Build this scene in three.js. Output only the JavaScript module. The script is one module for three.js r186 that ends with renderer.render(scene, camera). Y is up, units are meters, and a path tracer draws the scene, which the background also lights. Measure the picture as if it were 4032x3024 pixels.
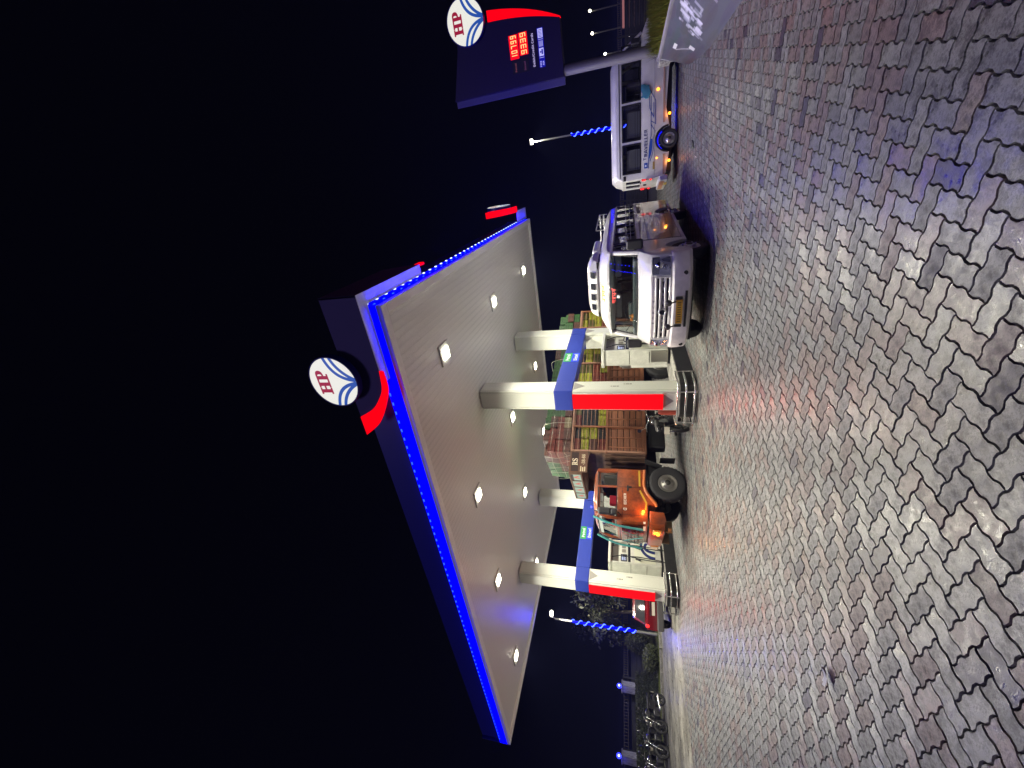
import * as THREE from 'three';
import { RoundedBoxGeometry } from 'three/addons/geometries/RoundedBoxGeometry.js';
import { mergeGeometries, toCreasedNormals } from 'three/addons/utils/BufferGeometryUtils.js';
import { RectAreaLightUniformsLib } from 'three/addons/lights/RectAreaLightUniformsLib.js';

// ---------------------------------------------------------------- camera, sky, fill light, exposure
const W = 1024, H = 768;
const scene = new THREE.Scene();
const camera = new THREE.PerspectiveCamera(87.94, W / H, 0.1, 900);
camera.position.set(0, 1.6, 0);
{ // the phone was held sideways: the picture's right is the world's down
  const r = new THREE.Vector3(0.882142, -0.009777, -0.470882), u = new THREE.Vector3(0.138693, 0.960846, 0.239875), b = new THREE.Vector3(0.450099, -0.276912, 0.848958);
  camera.quaternion.setFromRotationMatrix(new THREE.Matrix4().makeBasis(u.clone().negate(), r, b));
}
const renderer = new THREE.WebGLRenderer({ antialias: true });
renderer.setSize(W, H);
renderer.toneMapping = THREE.LinearToneMapping;
renderer.toneMappingExposure = 1.0;
renderer.shadowMap.enabled = true;
RectAreaLightUniformsLib.init();
{ // night sky: almost black, a breath of blue low down
  const w = 64, h = 32, d = new Float32Array(w * h * 4);
  for (let j = 0; j < h; j++) for (let i = 0; i < w; i++) {
    const e = (j + 0.5) / h * 2 - 1, k = (j * w + i) * 4, g = Math.exp(-Math.abs(e) * 3);
    d[k] = 0.0007 + 0.001 * g; d[k + 1] = 0.0007 + 0.001 * g; d[k + 2] = 0.0022 + 0.002 * g; d[k + 3] = 1;
  }
  const t = new THREE.DataTexture(d, w, h, THREE.RGBAFormat, THREE.FloatType);
  t.mapping = THREE.EquirectangularReflectionMapping; t.magFilter = THREE.LinearFilter; t.minFilter = THREE.LinearFilter; t.needsUpdate = true;
  scene.background = t; scene.environment = t; scene.environmentIntensity = 1;
}
scene.fog = new THREE.FogExp2(0x7880d4, 0.0006);   // thin night haze
const fillLight = new THREE.DirectionalLight(new THREE.Color().setRGB(0.64, 0.52, 1), 0.48);  // added lavender fill light from behind the camera, not a real moon
fillLight.position.set(-8, 30, 36); fillLight.castShadow = true; fillLight.shadow.radius = 24;
fillLight.shadow.mapSize.set(2048, 2048);
Object.assign(fillLight.shadow.camera, { left: -40, right: 40, top: 40, bottom: -40, near: 1, far: 120 });
scene.add(fillLight);

// ---------------------------------------------------------------- helpers
let seed = 7;
const rnd = () => { seed = (seed * 1664525 + 1013904223) >>> 0; return seed / 4294967296; };
const rr = (a, b) => a + (b - a) * rnd();
const used = {};
const numbered = (n) => { used[n] = (used[n] ?? -1) + 1; return used[n] ? n + '_' + String(used[n]).padStart(3, '0') : n; };
function tag(o, label, category, group) { o.userData.label = label; o.userData.category = category; if (group) o.userData.group = group; return o; }
function thing(name, label, category, pos = [0, 0, 0], turn = 0, group) {
  const o = new THREE.Group(); o.name = numbered(name); o.position.set(...pos); o.rotation.y = turn; scene.add(o);
  return tag(o, label, category, group);
}
function copy(src, pos, turn, label, group) {
  const c = src.clone(); c.name = numbered(src.name.replace(/_\d\d\d$/, '')); c.position.set(...pos); c.rotation.y = turn; scene.add(c);
  c.userData = { ...src.userData }; if (label) c.userData.label = label; if (group) c.userData.group = group; return c;
}
function mesh(name, geo, m, parent) {
  if (Array.isArray(geo)) geo = merge(geo);
  const o = new THREE.Mesh(geo, m); o.castShadow = true; o.receiveShadow = true;
  o.name = parent === scene ? numbered(name) : name; parent.add(o); return o;
}
const one = (name, geo, m, label, cat, group) => tag(mesh(name, geo, m, scene), label, cat, group);
const structure = (name, geo, m) => { const o = mesh(name, geo, m, scene); o.userData.kind = 'structure'; return o; };
function clean(g) { g = g.index ? g.toNonIndexed() : g; for (const k of Object.keys(g.attributes)) if (!['position', 'normal', 'uv'].includes(k)) g.deleteAttribute(k); if (!g.attributes.normal) g.computeVertexNormals(); if (!g.attributes.uv) g.setAttribute('uv', new THREE.BufferAttribute(new Float32Array(g.attributes.position.count * 2), 2)); return g; }
const merge = (l) => l.length === 1 ? l[0] : mergeGeometries(l.map(clean));
const C = (r, g, b) => new THREE.Color().setRGB(r, g, b);
const mat = (c, rough = 0.6, o = {}) => new THREE.MeshStandardMaterial({ color: Array.isArray(c) ? C(...c) : c, roughness: rough, ...o });
const phys = (c, rough, o = {}) => new THREE.MeshPhysicalMaterial({ color: C(...c), roughness: rough, ...o });
const glow = (c, k = 1) => new THREE.MeshPhysicalMaterial({ color: C(0.004, 0.004, 0.004), roughness: 0.9, specularIntensity: 0.08, emissive: C(...c), emissiveIntensity: k });
const metal = (c, rough = 0.3) => mat(c, rough, { metalness: 1 });
const pane = (tint = 0.75) => phys([tint, tint, tint * 1.02], 0.03, { transmission: 1, thickness: 0, ior: 1.5, side: THREE.DoubleSide });
const box = (w, h, d, x = 0, y = 0, z = 0, r = 0) => (r ? new RoundedBoxGeometry(w, h, d, 1, Math.min(r, w / 2.01, h / 2.01, d / 2.01)) : new THREE.BoxGeometry(w, h, d)).translate(x, y, z);
const cyl = (r0, r1, h, x = 0, y = 0, z = 0, ax = 'y', seg = 16, open = false) => {
  const g = new THREE.CylinderGeometry(r1, r0, h, seg, 1, open);
  if (ax === 'x') g.rotateZ(-Math.PI / 2); if (ax === 'z') g.rotateX(Math.PI / 2);
  return g.translate(x, y, z);
};
const V = (p) => new THREE.Vector3(...p);
const tube = (pts, r, seg = 6, n, closed = false) => new THREE.TubeGeometry(pts.length === 2 ? new THREE.LineCurve3(V(pts[0]), V(pts[1])) : new THREE.CatmullRomCurve3(pts.map(V), closed, 'catmullrom', 0.2), n ?? (pts.length === 2 ? 1 : pts.length * 4), r, seg, closed);
// straight bar with a square section from a to b
const bar = (a, b, w, h = w) => {
  const d = V(b).sub(V(a)), g = new THREE.BoxGeometry(w, h, d.length());
  const o = new THREE.Object3D(); o.position.copy(V(a)).add(V(b)).multiplyScalar(0.5); o.lookAt(V(b)); o.updateMatrix(); return g.applyMatrix4(o.matrix);
};
const shape = (pts) => new THREE.Shape(pts.map((p) => new THREE.Vector2(...p)));
// profile in (x, y), thickness along z starting at z0
const plate = (pts, depth, z0 = 0, bevel = 0, holes = []) => { const s = shape(pts); s.holes = holes.map((h) => new THREE.Path(h.map((p) => new THREE.Vector2(...p)))); return new THREE.ExtrudeGeometry(s, { depth: depth - 2 * bevel, bevelEnabled: bevel > 0, bevelSize: bevel, bevelThickness: bevel, bevelOffset: -bevel, bevelSegments: 2, steps: 1 }).translate(0, 0, z0 + bevel); };
// profile in (z, y), width along x centred on x0
const prof = (pts, width, x0 = 0, bevel = 0, steps = 1, holes = []) => {
  const s = shape(pts); s.holes = holes.map((h) => new THREE.Path(h.map((p) => new THREE.Vector2(...p))));
  return new THREE.ExtrudeGeometry(s, { depth: width - 2 * bevel, bevelEnabled: bevel > 0, bevelSize: bevel, bevelThickness: bevel, bevelOffset: -bevel, bevelSegments: 2, steps }).translate(0, 0, -width / 2 + bevel).rotateY(-Math.PI / 2).translate(x0, 0, 0);
};
function deform(g, fn, crease = 0.7) {
  g = g.index ? g.toNonIndexed() : g; const p = g.attributes.position, v = new THREE.Vector3();
  for (let i = 0; i < p.count; i++) { v.fromBufferAttribute(p, i); fn(v); p.setXYZ(i, v.x, v.y, v.z); }
  return toCreasedNormals(g, crease);
}
function patch(fn, nu, nv) { // surface from (u, v) in 0..1 to a point
  const g = new THREE.PlaneGeometry(1, 1, nu, nv), p = g.attributes.position, uv = g.attributes.uv;
  for (let i = 0; i < p.count; i++) p.setXYZ(i, ...fn(uv.getX(i), uv.getY(i)));
  g.computeVertexNormals(); return g;
}
const arc = (cx, cy, r, a0, a1, n) => Array.from({ length: n + 1 }, (_, i) => { const a = a0 + (a1 - a0) * i / n; return [cx + r * Math.cos(a), cy + r * Math.sin(a)]; });
function canvas(w, h, draw) { const c = document.createElement('canvas'); c.width = w; c.height = h; const x = c.getContext('2d'); draw(x, w, h); const t = new THREE.CanvasTexture(c); t.colorSpace = THREE.SRGBColorSpace; return t; }
function noiseTexture(n, layers, base, contrast, rep, srgb = true) { // tiling value noise
  const d = new Uint8Array(n * n * 4), acc = new Float32Array(n * n);
  for (const [cells, amp] of layers) {
    const g = Array.from({ length: cells * cells }, () => rnd() - 0.5);
    for (let y = 0; y < n; y++) for (let x = 0; x < n; x++) {
      const fx = x / n * cells, fy = y / n * cells, x0 = fx | 0, y0 = fy | 0; let tx = fx - x0, ty = fy - y0; tx = tx * tx * (3 - 2 * tx); ty = ty * ty * (3 - 2 * ty);
      const q = (a, b) => g[(b % cells) * cells + a % cells];
      acc[y * n + x] += amp * ((q(x0, y0) * (1 - tx) + q(x0 + 1, y0) * tx) * (1 - ty) + (q(x0, y0 + 1) * (1 - tx) + q(x0 + 1, y0 + 1) * tx) * ty);
    }
  }
  for (let i = 0; i < n * n; i++) { const v = Math.max(0, Math.min(255, base + contrast * acc[i])); d[i * 4] = d[i * 4 + 1] = d[i * 4 + 2] = v; d[i * 4 + 3] = 255; }
  const t = new THREE.DataTexture(d, n, n); t.wrapS = t.wrapT = THREE.RepeatWrapping; t.magFilter = THREE.LinearFilter; t.minFilter = THREE.LinearMipmapLinearFilter; t.generateMipmaps = true; t.repeat.set(rep, rep);
  if (srgb) t.colorSpace = THREE.SRGBColorSpace; t.needsUpdate = true; return t;
}
const grime = noiseTexture(256, [[4, 1], [9, 0.8], [23, 0.6], [61, 0.5]], 215, 75, 1);
const faint = noiseTexture(256, [[3, 1], [7, 0.8], [19, 0.5]], 240, 26, 1);
const speck = noiseTexture(256, [[5, 0.7], [14, 0.8], [40, 0.9], [110, 0.9]], 205, 95, 1.6);
const rough1 = noiseTexture(256, [[7, 1], [30, 0.8]], 150, 90, 0.7, false);
const matteNoise = (t, r) => { const k = t.clone(); k.repeat.set(r, r); k.needsUpdate = true; return k; };

// shared materials
const M = {
  white: mat([0.78, 0.78, 0.74], 0.35, { map: matteNoise(faint, 0.5) }), blackPaint: mat([0.02, 0.02, 0.02], 0.55, { map: grime }), rubber: mat([0.022, 0.022, 0.024], 0.75, { bumpMap: speck, bumpScale: 0.002 }),
  chrome: metal([0.75, 0.75, 0.74], 0.18), steel: metal([0.5, 0.5, 0.5], 0.38), darkPlastic: mat([0.025, 0.025, 0.028], 0.5), glass: pane(0.72), clear: pane(0.95),
  navy: mat([0.012, 0.014, 0.26], 0.4), bandBlue: mat([0.014, 0.035, 0.3], 0.45), concrete: mat([0.36, 0.35, 0.32], 0.85, { map: matteNoise(speck, 0.8) }),
  red: glow([1, 0.0, 0.006], 1.1), blue: glow([0.0, 0.0, 1], 1.6), lamp: glow([1, 0.95, 0.72], 22), ledDot: glow([0.55, 0.75, 1], 3.5), amber: glow([1, 0.28, 0.02], 6), tail: glow([1, 0.03, 0.03], 2.4),
};
function area(color, k, w, h, pos, to) { // light just in front of a glowing face
  const l = new THREE.RectAreaLight(C(...color), k, w, h); l.position.set(...pos); l.lookAt(...to); scene.add(l); return l;
}
function point(color, k, pos, size = 1) { const l = new THREE.PointLight(C(...color), k, 0, 2); l.position.set(...pos); l.castShadow = true; l.shadow.radius = size; scene.add(l); return l; }

// ================================================================ ground
structure('ground', new THREE.PlaneGeometry(700, 700, 1, 1).rotateX(-Math.PI / 2).translate(0, -0.06, -60), mat([0.03, 0.032, 0.026], 0.95, { map: matteNoise(grime, 120) }));
const pavement = new THREE.Group(); pavement.name = 'pavement'; pavement.userData.kind = 'structure'; scene.add(pavement);
const apronEdge = (z) => -14.15 - (z + 7) * 0.12;            // where the blocks give way to concrete, x as a function of z
{
  const wd = 0.1205, cx = -1.831, cz = -2.706, P = [0.983, 0.184], Q = [-0.184, 0.983];
  const at = (p, q) => [cx + (p * P[0] + q * Q[0]) * wd, cz + (p * P[1] + q * Q[1]) * wd];
  // zigzag block 2 x 1 units: every unit edge of the grid carries the same S
  const S = [[0, 0], [0.12, 0.75], [0.38, 0.8], [0.62, -0.8], [0.88, -0.75]], amp = 0.082;
  const hor = (p0, q0, dir) => S.map(([t, s]) => dir > 0 ? [p0 + t, q0 + s * amp * 1] : [p0 - t, q0 + -s * amp]);
  const ver = (p0, q0, dir) => S.map(([t, s]) => dir > 0 ? [p0 - s * amp, q0 + t] : [p0 + s * amp, q0 - t]);
  const outline = (vert) => vert ? [...hor(0, 0, 1), ...ver(1, 0, 1), ...ver(1, 1, 1), ...hor(1, 2, -1), ...ver(0, 2, -1), ...ver(0, 1, -1)]
    : [...hor(0, 0, 1), ...hor(1, 0, 1), ...ver(2, 0, 1), ...hor(2, 1, -1), ...hor(1, 1, -1), ...ver(0, 1, -1)];
  function block(vert, tilt) {
    const o = outline(vert), n = o.length, c = vert ? [0.5, 1] : [1, 0.5], pos = [], uv = [];
    const world = ([p, q], y) => [(p - c[0]) * P[0] * wd + (q - c[1]) * Q[0] * wd, y + tilt * (p - c[0]) * wd, (p - c[0]) * P[1] * wd + (q - c[1]) * Q[1] * wd];
    const inset = (k) => o.map((a, i) => { const b0 = o[(i + n - 1) % n], b1 = o[(i + 1) % n]; const dx = b1[0] - b0[0], dy = b1[1] - b0[1], l = Math.hypot(dx, dy); return [a[0] - dy / l * k, a[1] + dx / l * k]; });
    const top = inset(0.058), rim = inset(0.03);
    const tri = THREE.ShapeUtils.triangulateShape(top.map((q) => new THREE.Vector2(...q)), []);
    const put = (q, y) => { const w = world(q, y); pos.push(...w); uv.push(w[0], w[2]); };
    for (const t of tri) for (const i of [t[0], t[2], t[1]]) put(top[i], 0);
    for (let i = 0; i < n; i++) { const j = (i + 1) % n; put(top[i], 0); put(rim[i], -0.013); put(top[j], 0); put(top[j], 0); put(rim[i], -0.013); put(rim[j], -0.013); }
    const g = new THREE.BufferGeometry(); g.setAttribute('position', new THREE.BufferAttribute(new Float32Array(pos), 3)); g.setAttribute('uv', new THREE.BufferAttribute(new Float32Array(uv), 2));
    g.computeVertexNormals();
    if (g.attributes.normal.getY(0) < 0) { const p = g.attributes.position.array; for (let i = 0; i < p.length; i += 9) for (let k = 0; k < 3; k++) [p[i + 3 + k], p[i + 6 + k]] = [p[i + 6 + k], p[i + 3 + k]]; const q = g.attributes.uv.array; for (let i = 0; i < q.length; i += 6) for (let k = 0; k < 2; k++) [q[i + 2 + k], q[i + 4 + k]] = [q[i + 4 + k], q[i + 2 + k]]; g.computeVertexNormals(); }
    return g;
  }
  // random patch of the mottling for each variant
  const shifted = (g, s) => { const k = g.clone(), q = k.attributes.uv; for (let i = 0; i < q.count; i++) q.setXY(i, q.getX(i) + s * 0.37, q.getY(i) + s * 0.71); return k; };
  const variants = [false, true].map((v) => [0, 0.012, -0.012].map((t, k) => shifted(block(v, t), k * 1.7 + (v ? 5 : 0))));
  const tones = [[0.198, 0.206, 0.195], [0.222, 0.23, 0.216], [0.172, 0.18, 0.175], [0.208, 0.162, 0.146], [0.18, 0.141, 0.136], [0.054, 0.051, 0.078], [0.216, 0.18, 0.158]];
  const weights = [0.34, 0.58, 0.72, 0.82, 0.89, 0.93, 1.01];
  const paverMat = (c) => mat(c, 0.76, { map: matteNoise(speck, 2.2), roughnessMap: matteNoise(rough1, 1.3), bumpMap: matteNoise(speck, 2.2), bumpScale: 0.0009 });
  const mats = tones.map(paverMat);
  const list = [];
  const inView = (x, z) => { // rough wedge that the photograph covers, with a margin for a step aside
    const a = Math.atan2(x, -z) * 180 / Math.PI; return (a > -86 && a < 26) || Math.hypot(x, z) < 3.2;
  };
  for (let i = -260; i < 420; i++) for (let j = -140; j < 120; j++) for (const vert of [false, true]) {
    // lattice e1 = (-1, 1), e2 = (2, 2); A lies left of its corner, B right of it
    const p = -i + 2 * j + (vert ? 0.5 : -1), q = i + 2 * j + (vert ? 1 : 0.5);
    const [x, z] = at(p, q);
    if (x < apronEdge(z) - 0.05 || x > 9 || z > -0.6 || z < -24 || !inView(x, z) || z < -19 && x > 6) continue;
    let t = rnd(); const run = Math.sin(j * 12.9898 + (vert ? 3.1 : 0)) * 43758.5453, chain = run - Math.floor(run);
    if (chain > 0.72 && t > 0.45) t = 0.71 + 0.19 * rnd();
    let k = weights.findIndex((w) => t < w);
    list.push({ x, z, y: rr(-0.0022, 0.0022), vert, v: (rnd() * 3) | 0, k, d: x * x + z * z, f: rr(0.86, 1.12) });
  }
  const fw = [-0.450, -0.849], rt = [0.882, -0.471];
  for (const o of list) { const f = o.x * fw[0] + o.z * fw[1], s = o.x * rt[0] + o.z * rt[1]; o.seen = Math.abs(s) < f * 0.96 + 0.6 && f > 1.1 ? o.d : o.d + 1e4; }
  list.sort((a, b) => a.seen - b.seen);
  list.slice(0, 300).forEach((o) => { const m = mesh('paver', variants[o.vert ? 1 : 0][o.v], mats[o.k], pavement); m.position.set(o.x, o.y, o.z); });
  const rest = list.slice(300), m4 = new THREE.Matrix4(), white = paverMat([1, 1, 1]);
  for (const vert of [false, true]) {
    const l = rest.filter((o) => o.vert === vert), f = new THREE.InstancedMesh(variants[vert ? 1 : 0][0], white, l.length);
    l.forEach((o, i) => { f.setMatrixAt(i, m4.makeTranslation(o.x, o.y, o.z)); const c = tones[o.k]; f.setColorAt(i, C(c[0] * o.f, c[1] * o.f, c[2] * o.f)); });
    f.name = 'paver_field'; f.userData.kind = 'stuff'; f.receiveShadow = true; pavement.add(f);
  }
  mesh('joint_sand', new THREE.PlaneGeometry(60, 40).rotateX(-Math.PI / 2).translate(-8, -0.0125, -12), mat([0.03, 0.026, 0.028], 0.95), pavement);
}
{ // plain concrete beyond the blocks, kerb and grass strip at the left
  const kerb = [[-20.4, -30], [-20.9, -18], [-21.8, -12.5], [-23.2, -11], [-23.75, -8.8], [-24, -3], [-24, 4]];
  const s = shape([...[4, -6, -14, -24, -30].map((z) => [apronEdge(z), -z]), ...kerb.map(([x, z]) => [x, -z])]);
  structure('concrete_apron', new THREE.ShapeGeometry(s).rotateX(-Math.PI / 2).translate(0, 0.003, 0), mat([0.3, 0.29, 0.25], 0.7, { map: matteNoise(grime, 0.35), roughnessMap: rough1 }));
  for (let i = 0; i + 1 < kerb.length; i++) {
    const [a, b] = [kerb[i], kerb[i + 1]], n = Math.max(1, Math.round(Math.hypot(b[0] - a[0], b[1] - a[1]) / 1.0)), g = [];
    const k = i === 0 ? thing('kerb', 'pale concrete kerb between the apron and the grass strip at the left edge of the forecourt', 'kerb') : scene.getObjectByName('kerb');
    for (let j = 0; j < n; j++) { const p = (t) => [a[0] + (b[0] - a[0]) * t, 0.07, a[1] + (b[1] - a[1]) * t]; mesh('kerbstone', bar(p((j + 0.02) / n), p((j + 0.98) / n), 0.16, 0.15), M.concrete, k); }
  }
  const gs = shape([...kerb.map(([x, z]) => [x - 0.08, -z]), [-60, -4], [-60, 30]]);
  structure('lawn', new THREE.ShapeGeometry(gs).rotateX(-Math.PI / 2).translate(0, 0.05, 0), mat([0.06, 0.065, 0.02], 0.95, { map: matteNoise(speck, 2) }));
  const blade = new THREE.ConeGeometry(0.012, 0.16, 3), n = 9000, im = new THREE.InstancedMesh(blade, mat([0.10, 0.12, 0.02], 0.9, { side: THREE.DoubleSide }), n), o = new THREE.Object3D();
  for (let i = 0; i < n; i++) { const t = rnd() * (kerb.length - 1.001), k = t | 0, f = t - k, d = 0.1 + rnd() ** 1.5 * 2.2; o.position.set(kerb[k][0] + (kerb[k + 1][0] - kerb[k][0]) * f - d, 0.1, kerb[k][1] + (kerb[k + 1][1] - kerb[k][1]) * f); o.rotation.set(rr(-0.4, 0.4), rr(0, 6), rr(-0.4, 0.4)); o.scale.setScalar(rr(0.6, 1.4)); o.updateMatrix(); im.setMatrixAt(i, o.matrix); }
  im.name = 'grass'; im.userData.kind = 'stuff'; scene.add(im); tag(im, 'short yellowish grass growing on the strip behind the kerb', 'grass');
}

// ================================================================ canopy
const X0 = -16.67, X1 = -1.5, Z0 = -17.72, Z1 = -5.61, YC = 5.5;   // blue strip planes
const hpFace = canvas(512, 512, (x, w) => {
  x.fillStyle = '#f1f0e6'; x.fillRect(0, 0, w, w);
  x.fillStyle = '#9c1230'; x.font = 'bold 176px serif'; x.textAlign = 'center'; x.textBaseline = 'middle'; x.fillText('HP', 256, 150);
  x.strokeStyle = '#9c1230'; x.lineWidth = 10; x.strokeText('HP', 256, 150);
  x.lineWidth = 33; x.strokeStyle = '#1f4fa8'; x.lineCap = 'butt';
  for (const s of [-1, 1]) for (const [x0, y0, x1, y1, x2, y2, x3] of [[262, 232, 132, 262, 32, 330, 14], [262, 300, 168, 326, 78, 392, 22]]) {
    x.beginPath(); x.moveTo(256 + s * x0, y0); x.bezierCurveTo(256 + s * x1, y1, 256 + s * x2, y2, 256 + s * x3, 512); x.stroke();
  }
});
function discSign(name, d, label, pos, turn, k = 0.95) {
  const t = thing(name, label, 'sign', pos, turn);
  mesh('rim', [cyl(d / 2, d / 2, 0.14, 0, 0, 0.07, 'z', 40), new THREE.TorusGeometry(d / 2, 0.015, 6, 48).translate(0, 0, 0.135)], M.navy, t);
  mesh('face', new THREE.CircleGeometry(d / 2 - 0.012, 48).translate(0, 0, 0.144), new THREE.MeshStandardMaterial({ color: C(0.05, 0.05, 0.05), roughness: 0.4, emissive: C(1, 1, 1), emissiveMap: hpFace, emissiveIntensity: k }), t);
  return t;
}
{
  const t = thing('station_canopy', 'wide flat petrol station canopy with white ceiling, navy fascia and blue light strip', 'canopy', [0, 0, 0]);
  const ceilMat = mat([0.86, 0.84, 0.80], 0.36, { map: matteNoise(faint, 0.25) }), ceil2 = mat([0.855, 0.835, 0.795], 0.37, { map: matteNoise(faint, 0.25) }), ceilBack = mat([0.8, 0.78, 0.74], 0.6);
  // ceiling strips, running away from the viewer
  const a = X0 + 0.14, b = X1 - 0.13, n = 100, w = (b - a) / n, strip = box(w - 0.0014, 0.02, Z1 - Z0 - 0.27);
  for (let i = 0; i < n; i++) { const m = mesh('ceiling_panel', strip, i % 7 ? ceilMat : ceil2, t); m.position.set(a + w * (i + 0.5), YC + 0.045 + rr(-0.0002, 0.0002), (Z0 + Z1) / 2); }
  mesh('deck', box(X1 - X0 - 0.3, 0.12, Z1 - Z0 - 0.3, (X0 + X1) / 2, YC + 0.1005, (Z0 + Z1) / 2), ceilBack, t);
  // white frame under the strip
  const mx = (X0 + X1) / 2, mz = (Z0 + Z1) / 2;
  for (const g of [box(X1 - X0, 0.1, 0.18, mx, YC + 0.01, Z1 - 0.09, 0.012), box(X1 - X0, 0.1, 0.18, mx, YC + 0.01, Z0 + 0.09, 0.012), box(0.18, 0.1, Z1 - Z0 - 0.36, X1 - 0.09, YC + 0.01, mz, 0.012), box(0.18, 0.1, Z1 - Z0 - 0.36, X0 + 0.09, YC + 0.01, mz, 0.012)]) mesh('ceiling_frame', g, mat([0.88, 0.87, 0.84], 0.4), t);
  // glowing strip on the two faces that look at the viewer
  const sy = YC + 0.195, sh = 0.26;
  mesh('light_strip', box(X1 - X0, sh, 0.09, mx, sy, Z1 - 0.045), M.blue, t);
  mesh('light_strip', box(0.09, sh, Z1 - Z0 - 0.18, X1 - 0.045, sy, mz), M.blue, t);
  const da = [], db = [];
  for (let x = X0 + 0.3; x < X1 - 0.1; x += 0.2) da.push(box(0.06, 0.02, 0.012, x, sy + 0.1, Z1 + 0.005));
  for (let z = Z0 + 0.15; z < Z1 - 0.05; z += 0.32) { da.push(box(0.012, 0.018, 0.05, X1 + 0.005, sy - 0.05, z)); db.push(box(0.02, 0.035, 0.05, X1 + 0.009, sy + 0.095, z)); }
  const d1 = mesh('light_dot', da, glow([0.03, 0.12, 1], 1.6), t), d2 = mesh('light_dot', db, glow([0.6, 0.72, 1], 2.4), t); d1.userData.kind = 'stuff'; d2.userData.kind = 'stuff';
  // fascia
  const f0 = YC + 0.33, f1 = YC + 0.98, fh = f1 - f0, fy = (f0 + f1) / 2;
  for (const g of [box(X1 - X0 - 0.1, fh, 0.06, mx, fy, Z1 - 0.11, 0.01), box(X1 - X0 - 0.1, fh, 0.06, mx, fy, Z0 - 0.03, 0.01), box(0.06, fh, Z1 - Z0 - 0.16, X1 - 0.11, fy, mz, 0.01), box(0.06, fh, Z1 - Z0 - 0.02, X0 - 0.025, fy, mz, 0.01)]) mesh('fascia', g, M.navy, t);
  mesh('roof', box(X1 - X0 - 0.3, 0.05, Z1 - Z0 - 0.3, mx, f1 - 0.06, mz), ceilBack, t);
  // raised corner shields with a glowing swoosh
  const shieldMat = mat([0.05, 0.038, 0.17], 0.75), shieldUnder = M.white;
  const xo = -1.24, zo = -5.34, y0 = 5.665, y1 = 6.37;
  const L = 1.36; // straight bottom length before the swoosh
  const smooth = (pts) => new THREE.SplineCurve(pts.map((p) => new THREE.Vector2(...p))).getPoints(20).map((p) => [p.x, p.y]);
  const inner = smooth([[1.31, 5.665], [1.65, 5.72], [1.87, 5.85], [2.08, 6.05], [2.25, y1]]), outer = smooth([[1.34, 5.60], [1.65, 5.605], [1.9, 5.7], [2.21, 5.88], [2.44, 6.07], [2.65, y1]]);
  const face = [[0, y0], [0, y1], ...inner.slice().reverse()], sw = [...inner, ...outer.slice().reverse()];
  const front = (pts) => pts.map(([x, y]) => [xo - x, y]);
  mesh('corner_shield', [plate(front(face), 0.03, zo - 0.03, 0.004), plate([[-5.34, y0], [-5.34, y1], [-7.35, y1], [-7.55, (y0 + y1) / 2], [-7.6, y0]], 0.03, 0).rotateY(-Math.PI / 2).translate(xo, 0, 0)], shieldMat, t);
  mesh('shield_soffit', [box(L + 0.2, 0.02, 0.22, xo - (L + 0.2) / 2 + 0.002, y0 - 0.004, zo - 0.11), box(0.2, 0.02, 2.05, xo - 0.1, y0 - 0.004, zo - 0.225 - 1.02)], shieldUnder, t);
  mesh('swoosh', plate(front(sw), 0.05, zo - 0.035, 0.006), M.red, t);
  mesh('swoosh', box(0.05, 0.13, 0.22, xo - 0.02, y0 + 0.05, -7.73, 0.01), M.red, t);
  mesh('shield_bracket', box(0.2, 0.06, 0.06, xo - 0.14, y0 + 0.25, -7.2), M.navy, t); mesh('shield_bracket', box(0.06, 0.06, 0.2, xo - 1.3, y0 + 0.25, zo - 0.13), M.navy, t);
  // shield at the far right corner, facing right
  const xf = -1.05, zc = -17.95;
  const side = (pts) => pts.map(([x, y]) => [-(zc + x), y]);
  mesh('corner_shield', plate(side(face), 0.03).rotateY(Math.PI / 2).translate(xf - 0.03, 0, 0), shieldMat, t);
  mesh('swoosh', plate(side(sw.map(([x, y]) => [x * 1.25, y])), 0.2, 0, 0.006).rotateY(Math.PI / 2).translate(xf - 0.03, 0, 0), M.red, t);
  mesh('shield_soffit', box(0.42, 0.02, 1.6, xf - 0.22, y0 - 0.004, zc + 0.8), shieldUnder, t);
  area([0, 0, 1], 9, X1 - X0, sh, [mx, sy - 0.06, Z1 + 0.1], [mx, sy - 4, Z1 + 5]);
  area([0, 0, 1], 30, Z1 - Z0, sh, [X1 + 0.1, sy - 0.06, mz], [X1 + 5, sy - 4, mz]);
  area([1, 0.01, 0.02], 1.5, 0.5, 0.35, [-3.5, 6.05, zo + 0.04], [-3.5, 6.05, 10]);
}
discSign('round_sign', 0.95, 'lit round red and blue HP sign above the front edge of the canopy', [-2.67, 6.52, -5.31], 0);
discSign('round_sign', 0.95, 'lit round HP sign seen almost edge on at the far right corner of the canopy', [-0.98, 6.5, -16.9], Math.PI / 2 - 0.03);
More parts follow.
